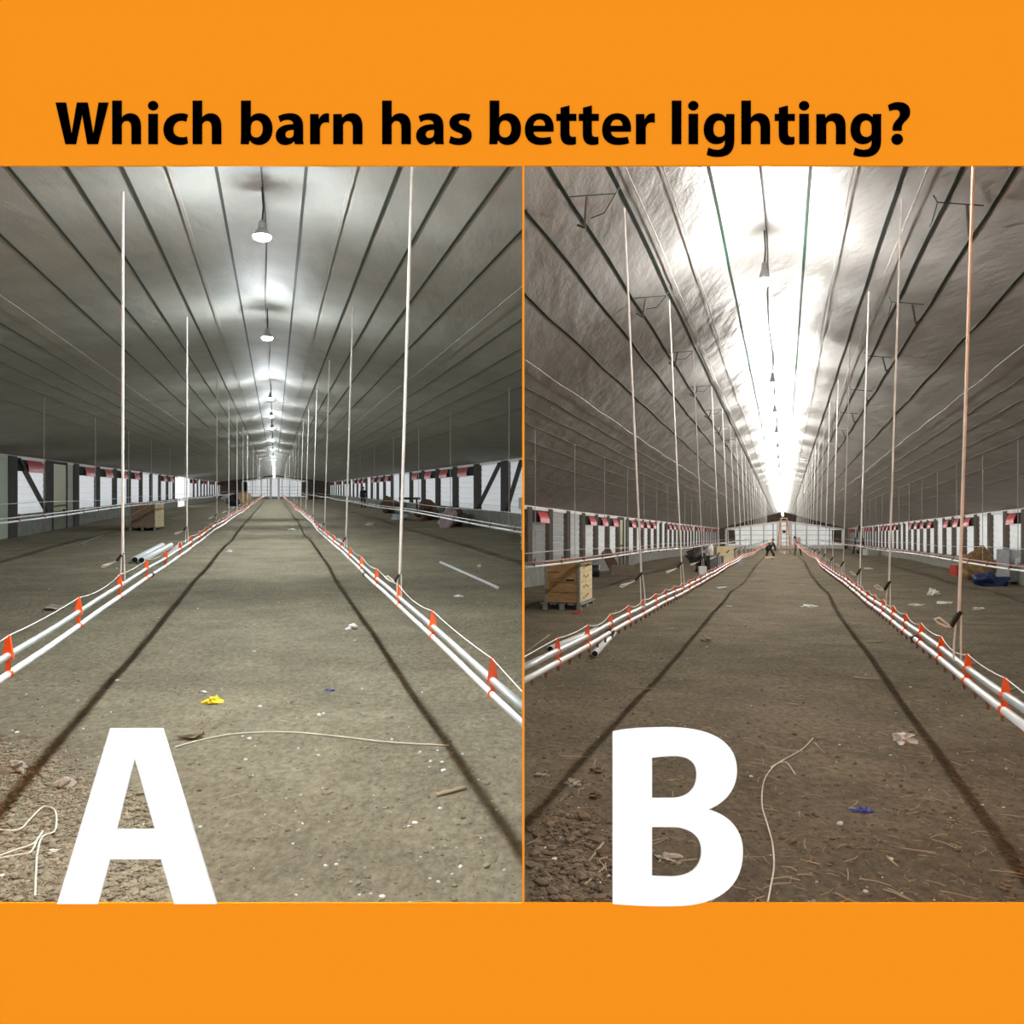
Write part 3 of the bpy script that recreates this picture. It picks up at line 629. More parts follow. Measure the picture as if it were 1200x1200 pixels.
for sx_ in (-.5, .5):
    for sy in (-.3, .3): part(MB().bar(o+Vector((sx_, sy, .0)), o+Vector((sx_*.85, sy*.2, 1.1)), .08), 'leg', POST_A, e)
# B right wall
heap(B, 1150, 673, [('straw_bale', 'tall golden brown bale by the right wall of right barn', 'bale', 6.65, 29.2, (.95, 1.0, 1.05), mat('golden_bale', (.34, .22, .11), .95, 0, .4, 10, .5), 'blob'),
    ('blue_tarp', 'dark blue folded tarp in front of the brown bale', 'tarp', 6.35, 26.2, (.8, .9, .42), TARP, 'blob'),
    ('red_crate', 'red plastic crate left of the brown bale', 'crate', 6.7, 32.6, (.5, .5, .4), REDC, 'box'),
    ('plastic_tub', 'long pale tub by the far right wall of right barn', 'tub', 6.7, 66, (.9, 1.0, .5), mat('dusty_white', (.5, .5, .47), .7), 'box'),
    ('cloth_bundle', 'dark bundle left of the long pale tub', 'bundle', 6.3, 70, (.7, .7, .6), BLK, 'blob')], 'wall')
L, t = pix(B, 1188, 683); o = G(B, L, t); e = empty('metal_cabinet', o, 'grey galvanised control cabinet on a pallet at right edge', 'cabinet')
part(MB().lbox(o+Vector((.12, 0, .62)), (.95, .7, 1.0)), 'body', GALV, e)
for k in (-.15, .2): part(MB().lbox(o+Vector((.05+k, -.36, .75)), (.16, .02, .25)), 'label_plate', PAPER, e)
for k in (-.32, .55): part(MB().lbox(o+Vector((k, -.37, .62)), (.05, .03, 1.0)), 'corner_rail', WOODG, e)
for k in (-.25, .12, .5): part(MB().lbox(o+Vector((k, 0, .06)), (.1, .7, .12)), 'foot', BLK, e)
for i, (x, yy) in enumerate(((1006, 640),)):     # winch frame on the far right
    L, t = 6.2, 72; o = G(B, L, t); e = empty('winch_frame', o, 'dark leaning winch frame by the far right wall of right barn', 'frame')
    part(MB().bar(o+Vector((-.4, 0, 0)), o+Vector((.1, 0, 2.4)), .12), 'leaning_post', BLK, e); part(MB().bar(o+Vector((.7, 0, 0)), o+Vector((.1, 0, 2.4)), .12), 'leaning_post', BLK, e)
    part(MB().bar(o+Vector((-.3, 0, .9)), o+Vector((.5, 0, .9)), .08), 'crossbar', BLK, e)

# ---------------------------------------------------------------- ladder and workers in the right barn
o = G(B, -.02, 72); e = empty('step_ladder', o, 'tall orange step ladder standing in the middle of the far aisle', 'ladder')
Hh = 3.0
for s in (-1, 1):
    part(MB().bar(o+Vector((s*.42, -.5, 0)), o+Vector((s*.26, 0, Hh)), .09, .06), 'rail', LADM, e)
    part(MB().bar(o+Vector((s*.42, .6, 0)), o+Vector((s*.26, .1, Hh)), .07, .05), 'rear_rail', LADM, e)
for k in range(8):
    z = (k+.7)/8.5; x = .42-.16*z; part(MB().lbox(o+Vector((0, -.5+.5*z, Hh*z)), (2*x, .1, .05)), 'rung', WOODG, e)
part(MB().lbox(o+Vector((0, .05, Hh)), (.6, .25, .06)), 'top_cap', LADM, e)
part(MB().lbox(o+Vector((0, -.02, Hh*.62)), (.25, .15, .2)), 'tool_pouch', BLK, e)

def skin_mesh(name, verts, edges, radii, sub=1):
    me = bpy.data.meshes.new(name); me.from_pydata([tuple(v) for v in verts], edges, []); ob = bpy.data.objects.new(name, me); C.objects.link(ob)
    ob.modifiers.new('s', 'SKIN'); me.skin_vertices.new() if not me.skin_vertices else None
    for i, r in enumerate(radii): me.skin_vertices[0].data[i].radius = (r, r)
    me.skin_vertices[0].data[0].use_root = True
    m = ob.modifiers.new('d', 'SUBSURF'); m.levels = sub; m.render_levels = sub
    dg = bpy.context.evaluated_depsgraph_get(); r = bpy.data.meshes.new_from_object(ob.evaluated_get(dg)); bpy.data.objects.remove(ob); return r
def person(o, J, label, coat, legs, hat, face):
    """J: joint dict in metres relative to o. One continuous body; clothing, hair as children."""
    o = Vector(o); e = empty('person', o, label, 'person')
    names = ['pelvis', 'waist', 'chest', 'neck', 'head', 'crown', 'shl', 'ell', 'wrl', 'shr', 'elr', 'wrr', 'hipl', 'knl', 'anl', 'tol', 'hipr', 'knr', 'anr', 'tor']
    rad = [.10, .095, .11, .055, .085, .07, .065, .045, .03, .065, .045, .03, .09, .06, .04, .035, .09, .06, .04, .035]
    V = [Vector(J[n]) for n in names]; I = {n: i for i, n in enumerate(names)}
    E = [(I[a], I[b]) for a, b in (('pelvis', 'waist'), ('waist', 'chest'), ('chest', 'neck'), ('neck', 'head'), ('head', 'crown'), ('chest', 'shl'), ('shl', 'ell'), ('ell', 'wrl'), ('chest', 'shr'), ('shr', 'elr'), ('elr', 'wrr'), ('pelvis', 'hipl'), ('hipl', 'knl'), ('knl', 'anl'), ('anl', 'tol'), ('pelvis', 'hipr'), ('hipr', 'knr'), ('knr', 'anr'), ('anr', 'tor'))]
    for w_, el in (('wrl', 'ell'), ('wrr', 'elr')):
        wv = Vector(J[w_]); d = (wv-Vector(J[el])).normalized(); x = d.cross(Vector((0, 1, .2))).normalized()
        pm = len(V); V.append(wv+d*.08); rad.append(.034); E.append((I[w_], pm))
        for k, ln in enumerate((.075, .085, .08, .06)):
            a = len(V); V.append(wv+d*(.08+ln*.55)+x*(k-1.5)*.021); rad.append(.009); E.append((pm, a)); V.append(wv+d*(.08+ln)+x*(k-1.5)*.022+Vector((0, -.015, -.012))); rad.append(.008); E.append((a, a+1))
        a = len(V); V.append(wv+d*.06-x*.045); rad.append(.011); E.append((pm, a)); V.append(wv+d*.10-x*.05); rad.append(.009); E.append((a, a+1))
    def put(me, name, m):
        me.materials.clear(); me.materials.append(m); me.polygons.foreach_set('use_smooth', [True]*len(me.polygons)); ob = bpy.data.objects.new(name, me); C.objects.link(ob); ob.parent = e; return ob
    put(skin_mesh('body', V, E, rad), 'body', SKIN)
    vs = [Vector(J[n]) for n in ('pelvis', 'waist', 'chest', 'shl', 'ell', 'shr', 'elr')]+[Vector(J['ell']).lerp(Vector(J['wrl']), .85), Vector(J['elr']).lerp(Vector(J['wrr']), .85)]
    put(skin_mesh('jacket', vs, [(0, 1), (1, 2), (2, 3), (3, 4), (4, 7), (2, 5), (5, 6), (6, 8)], [.19, .19, .20, .11, .08, .11, .08, .06, .06]), 'jacket', coat)
    vs = [Vector(J[n]) for n in ('pelvis', 'hipl', 'knl', 'anl', 'hipr', 'knr', 'anr')]
    put(skin_mesh('trousers', vs, [(0, 1), (1, 2), (2, 3), (0, 4), (4, 5), (5, 6)], [.165, .115, .085, .06, .115, .085, .06]), 'trousers', legs)
    for a, t_ in (('anl', 'tol'), ('anr', 'tor')):
        pa1 = Vector(J[a]); pb = Vector(J[t_]); put(skin_mesh('boot', [pa1+Vector((0, 0, -.01)), pb], [(0, 1)], [.06, .05]), 'boot', BLK)
    hd = (Vector(J['head'])+Vector(J['crown']))/2; up = (Vector(J['crown'])-Vector(J['head'])).normalized(); fc = Vector(face).normalized()
    m = MB(); m.blob(hd+up*.045-fc*.02, (.10, .105, .085), 3, .03, 2); put(m.mesh('hat'), 'hair', hat)
    m = MB(); sd = fc.cross(up).normalized(); m.blob(hd+fc*.10, (.016, .02, .02), 1, 0, 1)
    put(m.mesh('nose'), 'nose', SKIN)
    for s in (-1, 1):
        m = MB(); m.blob(hd+fc*.085+sd*s*.035+up*.01, (.012, .012, .008), 1, 0, 1); put(m.mesh('eye'), 'eye', BLK)
        m = MB(); m.blob(hd+sd*s*.09, (.015, .02, .03), 1, 0, 1); put(m.mesh('ear'), 'ear', SKIN)
    m = MB(); m.blob(hd+fc*.085-up*.05, (.025, .012, .008), 1, 0, 1); put(m.mesh('mouth'), 'mouth', REDC)
# kneeling worker (left line)
K1 = dict(pelvis=(0, 0, .55), waist=(.02, -.12, .70), chest=(.06, -.26, .88), neck=(.14, -.36, 1.0), head=(.18, -.40, 1.09), crown=(.20, -.42, 1.20),
          shl=(-.12, -.28, .90), ell=(-.16, -.50, .62), wrl=(-.10, -.66, .38), shr=(.26, -.24, .90), elr=(.34, -.42, .62), wrr=(.26, -.60, .36),
          hipl=(-.11, 0, .52), knl=(-.18, -.40, .42), anl=(-.18, -.16, .08), tol=(-.18, -.34, .04), hipr=(.11, 0, .52), knr=(.30, -.30, .10), anr=(.34, .14, .08), tor=(.34, .26, .04))
s_ = 1.03
person(G(B, -1.12, 61), {k: tuple(c*s_ for c in v) for k, v in K1.items()}, 'person in dark clothes and red cap crouching at left line far in the aisle', NAVY, NAVY, REDC, (.1, -.9, -.3))
K2 = dict(pelvis=(.05, .1, .98), waist=(.0, -.04, 1.10), chest=(-.10, -.24, 1.24), neck=(-.20, -.38, 1.28), head=(-.26, -.45, 1.27), crown=(-.33, -.53, 1.28),
          shl=(-.26, -.22, 1.20), ell=(-.30, -.36, .92), wrl=(-.30, -.50, .68), shr=(.10, -.26, 1.20), elr=(.05, -.42, .92), wrr=(-.02, -.55, .68),
          hipl=(-.05, .1, .95), knl=(-.10, -.02, .50), anl=(-.14, .08, .09), tol=(-.16, -.12, .04), hipr=(.16, .1, .95), knr=(.24, .0, .50), anr=(.30, .1, .09), tor=(.30, -.10, .04))
person(G(B, .95, 64), {k: tuple(c*1.1 for c in v) for k, v in K2.items()}, 'person in pale pink top and dark trousers bending over the right line', PINKC, GREYC, HAIR, (-.4, -.7, -.5))
K3 = dict(pelvis=(0, 0, .95), waist=(0, 0, 1.10), chest=(0, -.02, 1.32), neck=(0, -.03, 1.50), head=(0, -.05, 1.58), crown=(0, -.05, 1.70),
          shl=(-.19, 0, 1.40), ell=(-.24, .02, 1.12), wrl=(-.22, -.10, .88), shr=(.19, 0, 1.40), elr=(.26, 0, 1.12), wrr=(.20, -.12, .90),
          hipl=(-.10, 0, .92), knl=(-.12, -.04, .50), anl=(-.13, .04, .09), tol=(-.14, -.14, .04), hipr=(.10, 0, .92), knr=(.13, -.02, .50), anr=(.15, .04, .09), tor=(.16, -.14, .04))
person(G(A, 8.3, 80), {k: tuple(c*1.15 for c in v) for k, v in K3.items()}, 'person in black clothes standing by the far right wall of left barn', BLK, BLK, HAIR, (-.3, -1, 0))
L, t = pix(B, 902, 657); o = G(B, L, t)
thing_mb('work_tray', 'low pale tray in front of the crouching person', 'tray', MB().lbox(o+Vector((0, 0, .10)), (.55, .35, .05)).lbox(o+Vector((-.2, 0, .04)), (.05, .3, .08)).lbox(o+Vector((.2, 0, .04)), (.05, .3, .08)), WOODP, o)
for i, (x, y) in enumerate([(915, 648), (919, 648.5), (923, 648)]):
    L, t = pix(B, x, y+.6); o = G(B, L, t)
    thing_mb('white_bucket', '%s small white bucket at the foot of the ladder' % ['leftmost', 'middle', 'rightmost'][i], 'bucket', MB().lathe(o, [(.10, 0), (.13, .25), (.12, .26)], 12), PVC, o, group='buckets at the ladder')

# ---------------------------------------------------------------- litter, stones
def crumple(q, x, y, wpx, m, name, label, cat, hgt=.7, seed=1, group=None, amp=.5):
    L, t = pix(q, x, y); r = wpx*t/F/2; o = G(q, L, t)
    mb = MB().blob(o+Vector((0, 0, r*hgt*.5)), (r, r*.8, r*hgt), seed, amp, 3); return thing_mb(name, label, cat, mb, m, o, False, group)
crumple(A, 250, 827, 17, YEL, 'plastic_wrapper', 'bright yellow crumpled wrapper on the left barn floor', 'wrapper', .45, 3)
crumple(A, 238, 814, 8, PAPER, 'paper_scrap', 'tiny white scrap just left of the yellow wrapper', 'scrap', .4, 4)
crumple(A, 386, 807, 9, BLUEW, 'plastic_wrapper', 'small blue scrap on the left barn aisle', 'wrapper', .3, 5)
crumple(A, 413, 739, 11, PAPER, 'paper_scrap', 'white crumpled scrap beside the right dark line of left barn', 'scrap', .6, 6)
crumple(A, 341, 621, 7, PAPER, 'paper_scrap', 'white scrap far along the left barn aisle centre', 'scrap', .3, 7)
crumple(A, 268, 647, 7, PAPER, 'paper_scrap', 'pale scrap by the left dark line far in left barn', 'scrap', .4, 8)
crumple(A, 64, 714, 26, STONE, 'pale_chunk', 'long pale chunk lying beyond the left pipes in left barn', 'chunk', .25, 9, amp=.3)
crumple(A, 226, 868, 26, CLOD, 'root_clump', 'dry clump of roots on the floor right above the letter A', 'clump', .35, 10, amp=.7)
crumple(A, 18, 903, 20, STONE, 'pale_stone', 'large pale stone in the gravel at far left', 'stone', .7, 11)
crumple(A, 75, 922, 18, STONE, 'pale_stone', 'oblong pale stone left of the letter A', 'stone', .6, 12)
crumple(A, 63, 998, 10, PAPER, 'paper_scrap', 'tiny white shell like scrap in the gravel beside the twine', 'scrap', .5, 13)
crumple(A, 435, 616, 9, PAPER, 'paper_scrap', 'white scrap behind the second right rope in left barn', 'scrap', .3, 14)
crumple(A, 562, 664, 5, PAPER, 'paper_scrap', 'tiny white scrap above the long white rod', 'scrap', .8, 15)
crumple(A, 537, 700, 8, PAPER, 'paper_scrap', 'pale scrap below the long white rod', 'scrap', .3, 16)
crumple(B, 1060, 870, 17, PAPER, 'paper_ball', 'white crumpled paper left of the right dark line in right barn', 'paper', .8, 21, amp=.7)
crumple(B, 1012, 951, 17, BLUEW, 'plastic_wrapper', 'blue folded wrapper on the right barn floor', 'wrapper', .35, 22)
crumple(B, 828, 753, 9, STONE, 'pale_stone', 'round pale stone on the left dark line of right barn', 'stone', .8, 23)
crumple(B, 671, 919, 14, STONE, 'pale_stone', 'pale stone lying on the left dark line near the front', 'stone', .5, 24)
crumple(B, 699, 906, 12, CLOD, 'earth_clod', 'brown clod up and left of the letter B', 'clod', .5, 25)
crumple(B, 698, 934, 12, CLOD, 'earth_clod', 'brown clod directly left of the letter B', 'clod', .6, 26)
crumple(B, 637, 909, 12, STONE, 'pale_stone', 'flat pale stone near the left edge of right barn', 'stone', .4, 27)
crumple(B, 784, 1004, 26, STONE, 'pale_stone', 'flat pale stone seen through the lower hole of letter B', 'stone', .3, 28)
crumple(B, 929, 985, 12, CLOD, 'earth_clod', 'brown clod right of the thin string', 'clod', .7, 29)
crumple(B, 950, 1053, 11, STONE, 'pale_stone', 'pale stone at the front edge right of the string', 'stone', .6, 30)
crumple(B, 1094, 701, 10, PAPER, 'plastic_bag', 'white bag beyond the right pipes of right barn', 'bag', .8, 31)
crumple(B, 1074, 711, 12, PAPER, 'paper_scrap', 'flat white scrap near the white bag, right barn', 'scrap', .2, 32)
crumple(B, 1106, 708, 16, PAPER, 'paper_scrap', 'wide flat white scrap beyond the right pipes', 'scrap', .15, 33)
crumple(B, 1147, 715, 12, PAPER, 'paper_scrap', 'white scrap between the rope and the right edge', 'scrap', .35, 34)
crumple(B, 948, 711, 13, PAPER, 'paper_scrap', 'flat white paper right of the aisle centre, right barn', 'paper', .25, 35)
crumple(B, 855, 711, 6, PAPER, 'paper_scrap', 'tiny pale scrap beside the left dark line in right barn', 'scrap', .3, 36)
crumple(B, 1018, 668, 7, PAPER, 'paper_scrap', 'pale scrap beyond the right pipes near the far rope', 'scrap', .3, 37)
crumple(B, 677, 719, 10, REDC, 'cloth_scrap', 'pinkish red scrap at the foot of the plywood crate', 'scrap', .4, 38)
crumple(B, 735, 1050, 22, CLOD, 'earth_clod', 'flat clod at the front left of letter B', 'clod', .35, 39)
crumple(A, 195, 985, 6, STONE, 'pale_stone', 'small pale stone hidden at the right leg of letter A', 'stone', .5, 40) if 0 else None

def floor_curve(q, pts, r, name, label, cat, m, lift=0):
    w_ = []
    P3 = [G(q, *pix(q, x, y), r+lift) for x, y in pts]
    for i in range(len(P3)-1):
        a = P3[max(i-1, 0)]; b = P3[i]; c = P3[i+1]; d = P3[min(i+2, len(P3)-1)]
        for k in range(6):
            s = k/6; w_.append(.5*((2*b)+(c-a)*s+(2*a-5*b+4*c-d)*s*s+(-a+3*b-3*c+d)*s**3))
    w_.append(P3[-1]); thing_mb(name, label, cat, MB().tube(w_, r, 6), m, P3[0])
floor_curve(A, [(205, 880), (235, 871), (270, 864), (310, 861), (350, 861), (400, 865), (455, 871), (526, 876)], .005, 'white_wire', 'thin white wire arching across the left barn aisle', 'wire', TWINE, .005)
floor_curve(A, [(0, 973), (22, 973), (36, 960), (50, 947), (62, 949), (66, 958), (64, 975), (50, 982), (44, 1000), (42, 1030), (41, 1056)], .005, 'cream_twine', 'loop of cream twine lying on the gravel at the front left', 'twine', TWINE, .012)
floor_curve(A, [(0, 1005), (20, 997), (40, 989), (50, 975), (44, 984), (36, 1000), (20, 1004), (0, 1008)], .005, 'cream_twine', 'short strand of cream twine at the far left gravel', 'twine', TWINE, .010)
floor_curve(B, [(953, 867), (940, 880), (918, 893), (905, 903), (895, 920), (893, 945), (899, 965), (905, 985), (907, 1010), (903, 1035), (899, 1056)], .004, 'thin_string', 'thin pale string winding right of the letter B', 'string', TWINE, .005)
floor_curve(B, [(903, 902), (920, 895), (932, 910)], .004, 'thin_string', 'short forked piece at the top of the thin string', 'string', TWINE, .004)
floor_curve(B, [(685, 1040), (700, 1025), (708, 1017), (702, 1008), (712, 1005)], .005, 'dry_root', 'forked dry root left of the letter B', 'root', STRAW, .004)

# uncountable crumbs
def scatter(q, n, area, smin, smax, m, name, label, seed, shape='clod'):
    rr = random.Random(seed); v = []; f = []
    ico = bmesh.new(); bmesh.ops.create_icosphere(ico, subdivisions=1, radius=1); iv = [x.co.copy() for x in ico.verts]; fi = [tuple(x.index for x in y.verts) for y in ico.faces]; ico.free()
    for _ in range(n):
        for tr in range(20):
            x, y = area(rr); L, t = pix(q, x, y); lo, hi = lim(q, t)
            if t > 3.3 and lo+.03 < L < hi-.03: break
        s = rr.uniform(smin, smax)*(1+rr.random()**4*1.5); o = G(q, L, t, s*.2); b = len(v); a = rr.uniform(0, 6.3)
        if shape == 'clod':
            ax = rr.uniform(.7, 1.3); ay = rr.uniform(.7, 1.3); az = rr.uniform(.45, .8)
            for c in iv:
                k = rr.uniform(.75, 1.15); x_, y_ = c.x*ax*k*s, c.y*ay*k*s
                v.append((o.x+x_*math.cos(a)-y_*math.sin(a), o.y+x_*math.sin(a)+y_*math.cos(a), o.z+c.z*az*k*s))
            f += [tuple(b+i for i in y_) for y_ in fi]
        else:
            d = Vector((math.cos(a), math.sin(a), rr.uniform(-.05, .1)))*s*rr.uniform(1.5, 5); w_ = Vector((-math.sin(a), math.cos(a), 0))*s*.10; u = Vector((0, 0, s*.12))
            bend = Vector((rr.uniform(-1, 1), rr.uniform(-1, 1), .3))*s*.5
            pts = [o-d/2, o+bend, o+d/2]
            for p in pts:
                for k in (w_, u, -w_): v.append(tuple(p+k))
            for i in (0, 3):
                for j in range(3): f.append((b+i+j, b+i+(j+1) % 3, b+i+3+(j+1) % 3, b+i+3+j))
    me = bpy.data.meshes.new(name); me.from_pydata([tuple(x) for x in v], [], f); me.materials.append(m); o = bpy.data.objects.new(name, me); C.objects.link(o)
    tagit(o, label, name.split('_')[-1], None, 'stuff')
def a1(rr):
    while True:
        x, y = rr.uniform(0, 215), rr.uniform(862, 1058)
        if y-870+rr.gauss(0, 12) > (x-30)*.55 : return x, y
def a2(rr): return rr.uniform(0, 612), 640+rr.random()**.8*418
def a3(rr): return rr.uniform(616, 1200), 690+rr.random()**.8*368
def a4(rr):
    x = rr.gauss(660, 40); return min(max(x, 617), 760), rr.uniform(950, 1058)
scatter(A, 5500, a1, .006, .012, CLODA, 'floor_gravel', 'tan gravel covering the front left corner of the left barn floor', 1)
scatter(A, 2200, a2, .003, .009, CLODA, 'earth_crumbs', 'small crumbs of earth all over the left barn floor', 2)
scatter(A, 350, a2, .008, .016, STRAW, 'straw_bits', 'bits of dry straw over the left barn floor', 3, 'straw')
scatter(A, 130, a2, .005, .011, PAPER, 'pale_crumbs', 'pale shavings dotted over the left barn floor', 8)
scatter(B, 2600, a3, .003, .010, CLOD, 'earth_crumbs', 'small crumbs of earth all over the right barn floor', 4)
scatter(B, 500, a4, .006, .018, CLOD, 'earth_clods', 'lumpy clods at the front left of the right barn floor', 5)
scatter(B, 1100, a3, .008, .018, STRAW, 'straw_bits', 'bits of dry straw over the right barn floor', 6, 'straw')
scatter(B, 90, a3, .004, .009, PAPER, 'pale_crumbs', 'pale shavings dotted over the right barn floor', 7)

# ---------------------------------------------------------------- lettering on the front wall
def parse(s):
    tok = s.split(); i = 0; subs = []; cur = None; p = None
    def num(): 
        nonlocal i
        x = float(tok[i]); y = float(tok[i+1]); i += 2; return (x, y)
    cmd = None
    while i < len(tok):
        if tok[i] in 'MLQCZO': cmd = tok[i]; i += 1
        if cmd == 'M': p = num(); cur = [p]; subs.append(cur)
        elif cmd == 'L': p = num(); cur.append(p)
        elif cmd == 'Q':
            c = num(); e = num()
            for k in range(1, 11): s_ = k/10; cur.append(((1-s_)**2*p[0]+2*s_*(1-s_)*c[0]+s_*s_*e[0], (1-s_)**2*p[1]+2*s_*(1-s_)*c[1]+s_*s_*e[1]))
            p = e
        elif cmd == 'C':
            c = num(); d = num(); e = num()
            for k in range(1, 15):
                s_ = k/14; u = 1-s_; cur.append(tuple(u**3*p[j]+3*u*u*s_*c[j]+3*u*s_*s_*d[j]+s_**3*e[j] for j in (0, 1)))
            p = e
        elif cmd == 'O':
            c = num(); r = num(); subs.append([(c[0]+r[0]*math.cos(k*PI/16), c[1]+r[1]*math.sin(k*PI/16)) for k in range(32)]); cmd = None
        elif cmd == 'Z': cmd = None
    return subs
def glyph_mesh(subs, depth):
    cu = bpy.data.curves.new('g', 'CURVE'); cu.dimensions = '2D'; cu.fill_mode = 'BOTH'; cu.extrude = depth/2
    for s in subs:
        pts = []
        for a in s:
            if not pts or (abs(a[0]-pts[-1][0])+abs(a[1]-pts[-1][1])) > 1e-6: pts.append(a)
        if abs(pts[0][0]-pts[-1][0])+abs(pts[0][1]-pts[-1][1]) < 1e-6: pts.pop()
        sp = cu.splines.new('POLY'); sp.points.add(len(pts)-1); sp.use_cyclic_u = True
        for k, (x, y) in enumerate(pts): sp.points[k].co = (x, y, 0, 1)
    ob = bpy.data.objects.new('g', cu); C.objects.link(ob); dg = bpy.context.evaluated_depsgraph_get()
    me = bpy.data.meshes.new_from_object(ob.evaluated_get(dg)); bpy.data.objects.remove(ob); return me
S1, S2, S4 = 4.4444, 4.1379, 3.871
GL = {
 'W': (S1, 23, 284, 'M 23 68 L 77 68 L 106 233 L 134 68 L 190 68 L 219 233 L 247 68 L 298 68 L 243 284 L 188 284 L 161 127 L 129 284 L 74 284 Z'),
 'h': (S1, 318, 284, 'M 318 58 L 367 58 L 367 148 Q 383 124 412 124 C 448 124 467 150 467 192 L 467 284 L 418 284 L 418 203 Q 418 163 392 163 Q 374 163 367 182 L 367 284 L 318 284 Z'),
 'i': (S1, 506, 284, 'M 506 127 L 555 127 L 555 284 L 506 284 Z O 530.5 84 26.5 24.5'),
 'c': (S1, 585, 284, 'M 712 131 L 703 167 Q 690 162 678 162 C 652 163 636 182 636 207 C 636 234 655 249 682 249 Q 696 249 707 245 L 712 279 Q 698 288 669 288 C 617 288 585 256 585 208 C 585 160 620 124 676 124 Q 698 124 712 131 Z'),
 'b': (S1, 987, 284, 'M 989 58 L 1039 58 L 1039 146 Q 1054 124 1085 124 C 1125 124 1152 156 1152 204 C 1152 260 1118 288 1082 288 Q 1048 288 1032 262 L 1028 284 L 987 284 L 989 240 Z M 1039 195 C 1041 172 1052 160 1068 160 C 1089 160 1102 178 1102 204 C 1102 232 1089 250 1068 250 C 1051 250 1039 238 1039 222 Z'),
 'a': (S2, 220, 264, 'M 232 129 Q 258 115 291 115 C 334 115 352 140 352 178 L 352 236 Q 352 256 355 264 L 313 264 L 309 249 Q 292 268 264 268 C 237 268 220 248 220 225 C 220 185 254 168 305 168 Q 305 146 276 146 Q 258 146 241 157 Z M 307 194 C 280 194 266 201 266 216 Q 266 235 285 235 Q 307 234 307 212 Z'),
 'r': (S2, 387, 264, 'M 387 119 L 427 119 L 429 147 Q 440 115 470 115 L 478 116 L 478 160 C 450 153 434 165 434 194 L 434 264 L 387 264 Z'),
 'n': (S2, 499, 264, 'M 499 119 L 540 119 L 542 139 Q 556 115 590 115 C 623 115 640 138 640 180 L 640 264 L 594 264 L 594 187 Q 594 152 570 152 Q 553 152 546 170 L 546 264 L 499 264 Z'),
 's': (S2, 1060, 264, 'M 1163 122 L 1155 154 Q 1141 147 1123 147 Q 1107 147 1107 158 C 1107 168 1118 171 1132 176 C 1158 185 1170 199 1170 221 C 1170 252 1146 268 1108 268 Q 1080 268 1060 257 L 1068 225 Q 1088 236 1108 236 Q 1125 236 1125 224 C 1125 215 1118 211 1102 206 C 1074 196 1062 182 1062 161 C 1062 133 1088 115 1124 115 Q 1146 115 1163 122 Z'),
 'e': (S1, 245, 284, 'M 394 219 L 290 219 C 292 241 308 251 332 251 Q 358 251 378 246 L 385 278 Q 360 288 326 288 C 275 288 245 258 245 208 C 245 164 272 124 323 124 C 375 124 395 160 395 203 Q 395 212 394 219 Z M 289 189 L 351 189 C 351 170 343 155 321 155 C 300 155 290 172 289 189 Z'),
 't': (S1, 409, 284, 'M 431 95 L 477 83 L 477 127 L 513 127 L 513 163 L 477 163 L 477 222 C 477 241 482 247 496 247 Q 505 247 511 246 L 511 283 Q 500 288 479 288 C 448 288 430 270 430 228 L 430 163 L 409 163 L 409 127 L 431 127 Z'),
 'l': (S1, 1011, 284, 'M 1011 58 L 1060 58 L 1060 284 L 1011 284 Z'),
 'g': (S4, 212, 247, 'M 351 111 Q 350 130 350 150 L 350 228 C 350 283 324 305 275 305 Q 245 305 225 295 L 233 263 Q 252 273 273 273 C 294 273 308 262 308 238 L 308 229 Q 294 247 267 247 C 236 247 212 220 212 181 C 212 136 238 108 272 108 Q 298 108 312 127 L 314 111 Z M 308 170 C 308 150 299 139 283 139 C 266 139 255 155 255 181 C 255 202 266 215 283 215 C 298 215 308 205 308 192 Z'),
 '?': (S4, 1048, 247, 'M 1048 71 Q 1068 57 1095 57 C 1128 57 1148 73 1148 101 C 1148 120 1140 131 1128 142 C 1114 154 1109 165 1110 182 L 1110 186 L 1070 186 L 1069 180 C 1069 158 1078 146 1090 134 C 1098 125 1102 118 1102 109 Q 1102 91 1084 91 Q 1070 91 1055 97 Z O 1089.5 225 26 25'),
}
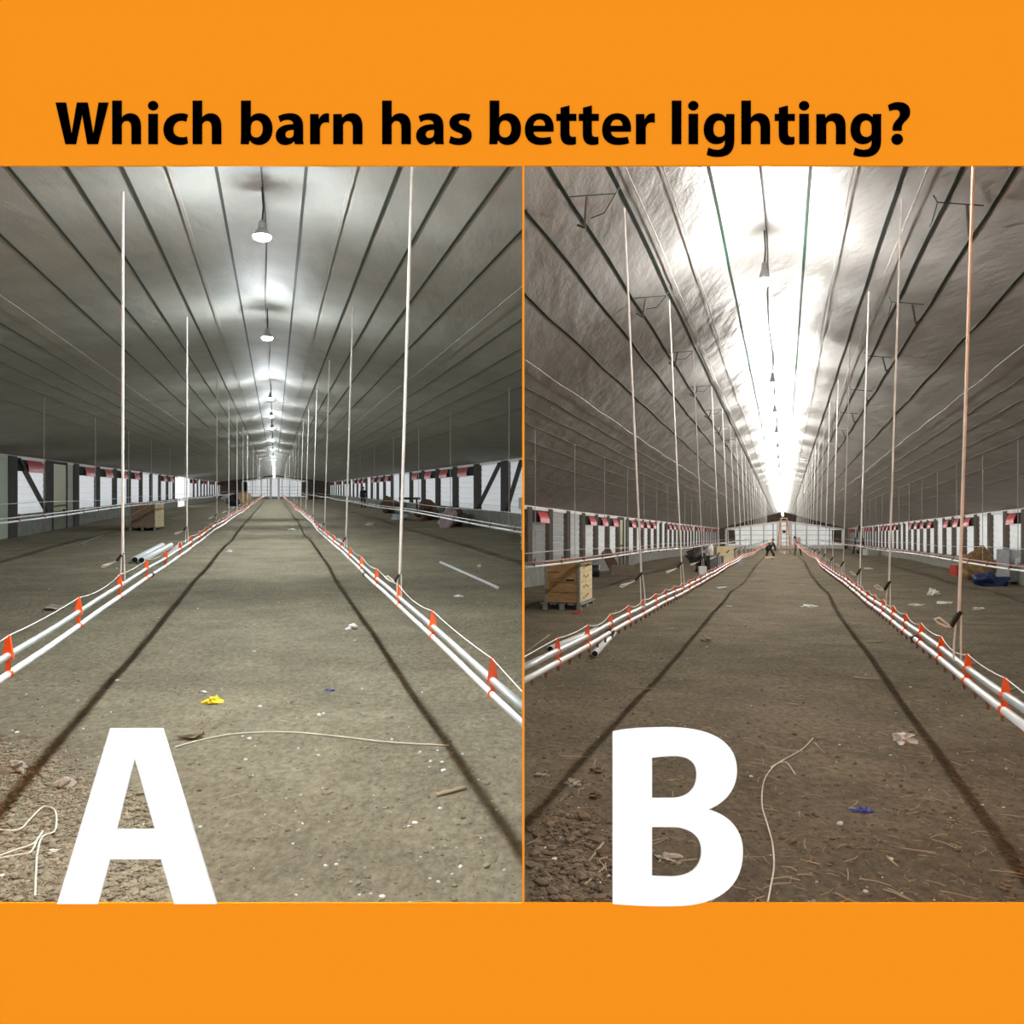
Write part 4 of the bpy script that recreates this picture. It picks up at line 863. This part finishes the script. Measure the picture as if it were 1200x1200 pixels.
text = [('W', 65.2), ('h', 131.6), ('i', 173.9), ('c', 191.6), ('h', 225.8), ('b', 282.1), ('a', 323.2), ('r', 363.5), ('n', 390.6), ('h', 447.9), ('a', 487.7), ('s', 526.2), ('b', 573.4), ('e', 615.1), ('t', 652.0), ('t', 678.3), ('e', 705.7), ('r', 745.3), ('l', 787.4), ('i', 807.0), ('g', 824.8), ('h', 868.9), ('t', 908.0), ('i', 936.8), ('n', 956.8), ('g', 996.8), ('?', 1040.7)]
hd = empty('heading_lettering', w(565, 169, FRONT-.004), 'bold black raised words reading Which barn has better lighting? on the orange wall', 'lettering')
px = FRONT/F; cache = {}
for ch, x in text:
    sc, x0, yb, path = GL[ch]
    if ch not in cache: cache[ch] = glyph_mesh([[((a-x0)/sc*px, (yb-b)/sc*px) for a, b in s] for s in parse(path)], .002)
    if not cache[ch].materials: cache[ch].materials.append(BLACK)
    o = bpy.data.objects.new('letter', cache[ch]); C.objects.link(o); o.parent = hd
    o.location = w(x, 168.9, FRONT-.0012)-hd.location; o.rotation_euler = (PI/2, 0, 0)
def big(path, label, nm, x, y):
    me = glyph_mesh([[((a-x)*px, (y-b)*px) for a, b in s] for s in parse(path)], .006); me.materials.append(WHITE)
    o = bpy.data.objects.new(nm, me); C.objects.link(o); o.location = w(x, y, FRONT-.004); o.rotation_euler = (PI/2, 0, 0); tagit(o, label, 'letter', 'white capital letters on the sill')
big('M 129.3 853.8 L 190.9 853.8 L 254.6 1059 L 204.5 1059 L 188.9 1006.7 L 129.5 1006.7 L 115.2 1059 L 67.4 1059 Z M 158.4 889 L 136.7 971.7 L 181.8 971.7 Z', 'large white capital A standing on the sill of the left opening', 'capital_letter', 160, 1059)
big('M 717.9 857.4 C 738 853 760 852.5 785 852.5 C 832 853 863.4 868 863.4 903 C 863.4 924 850 941 829.5 948.6 C 853 955 870.3 970 870.3 998 C 870.3 1042 838 1061.5 789 1061.5 C 760 1062 735 1060.5 717.9 1058.8 Z M 764 888 C 775 886.5 785 886 790 886 C 805 886 816 892 816 908 C 816 925 805 935.3 787 935.3 L 764 935.3 Z M 764 969 L 787 969 C 806 969 821.6 978 821.6 997.5 C 821.6 1018 806 1027.3 787 1027.3 Q 775 1027 764 1026.5 Z', 'large white capital B standing on the sill of the right opening', 'capital_letter', 790, 1059)
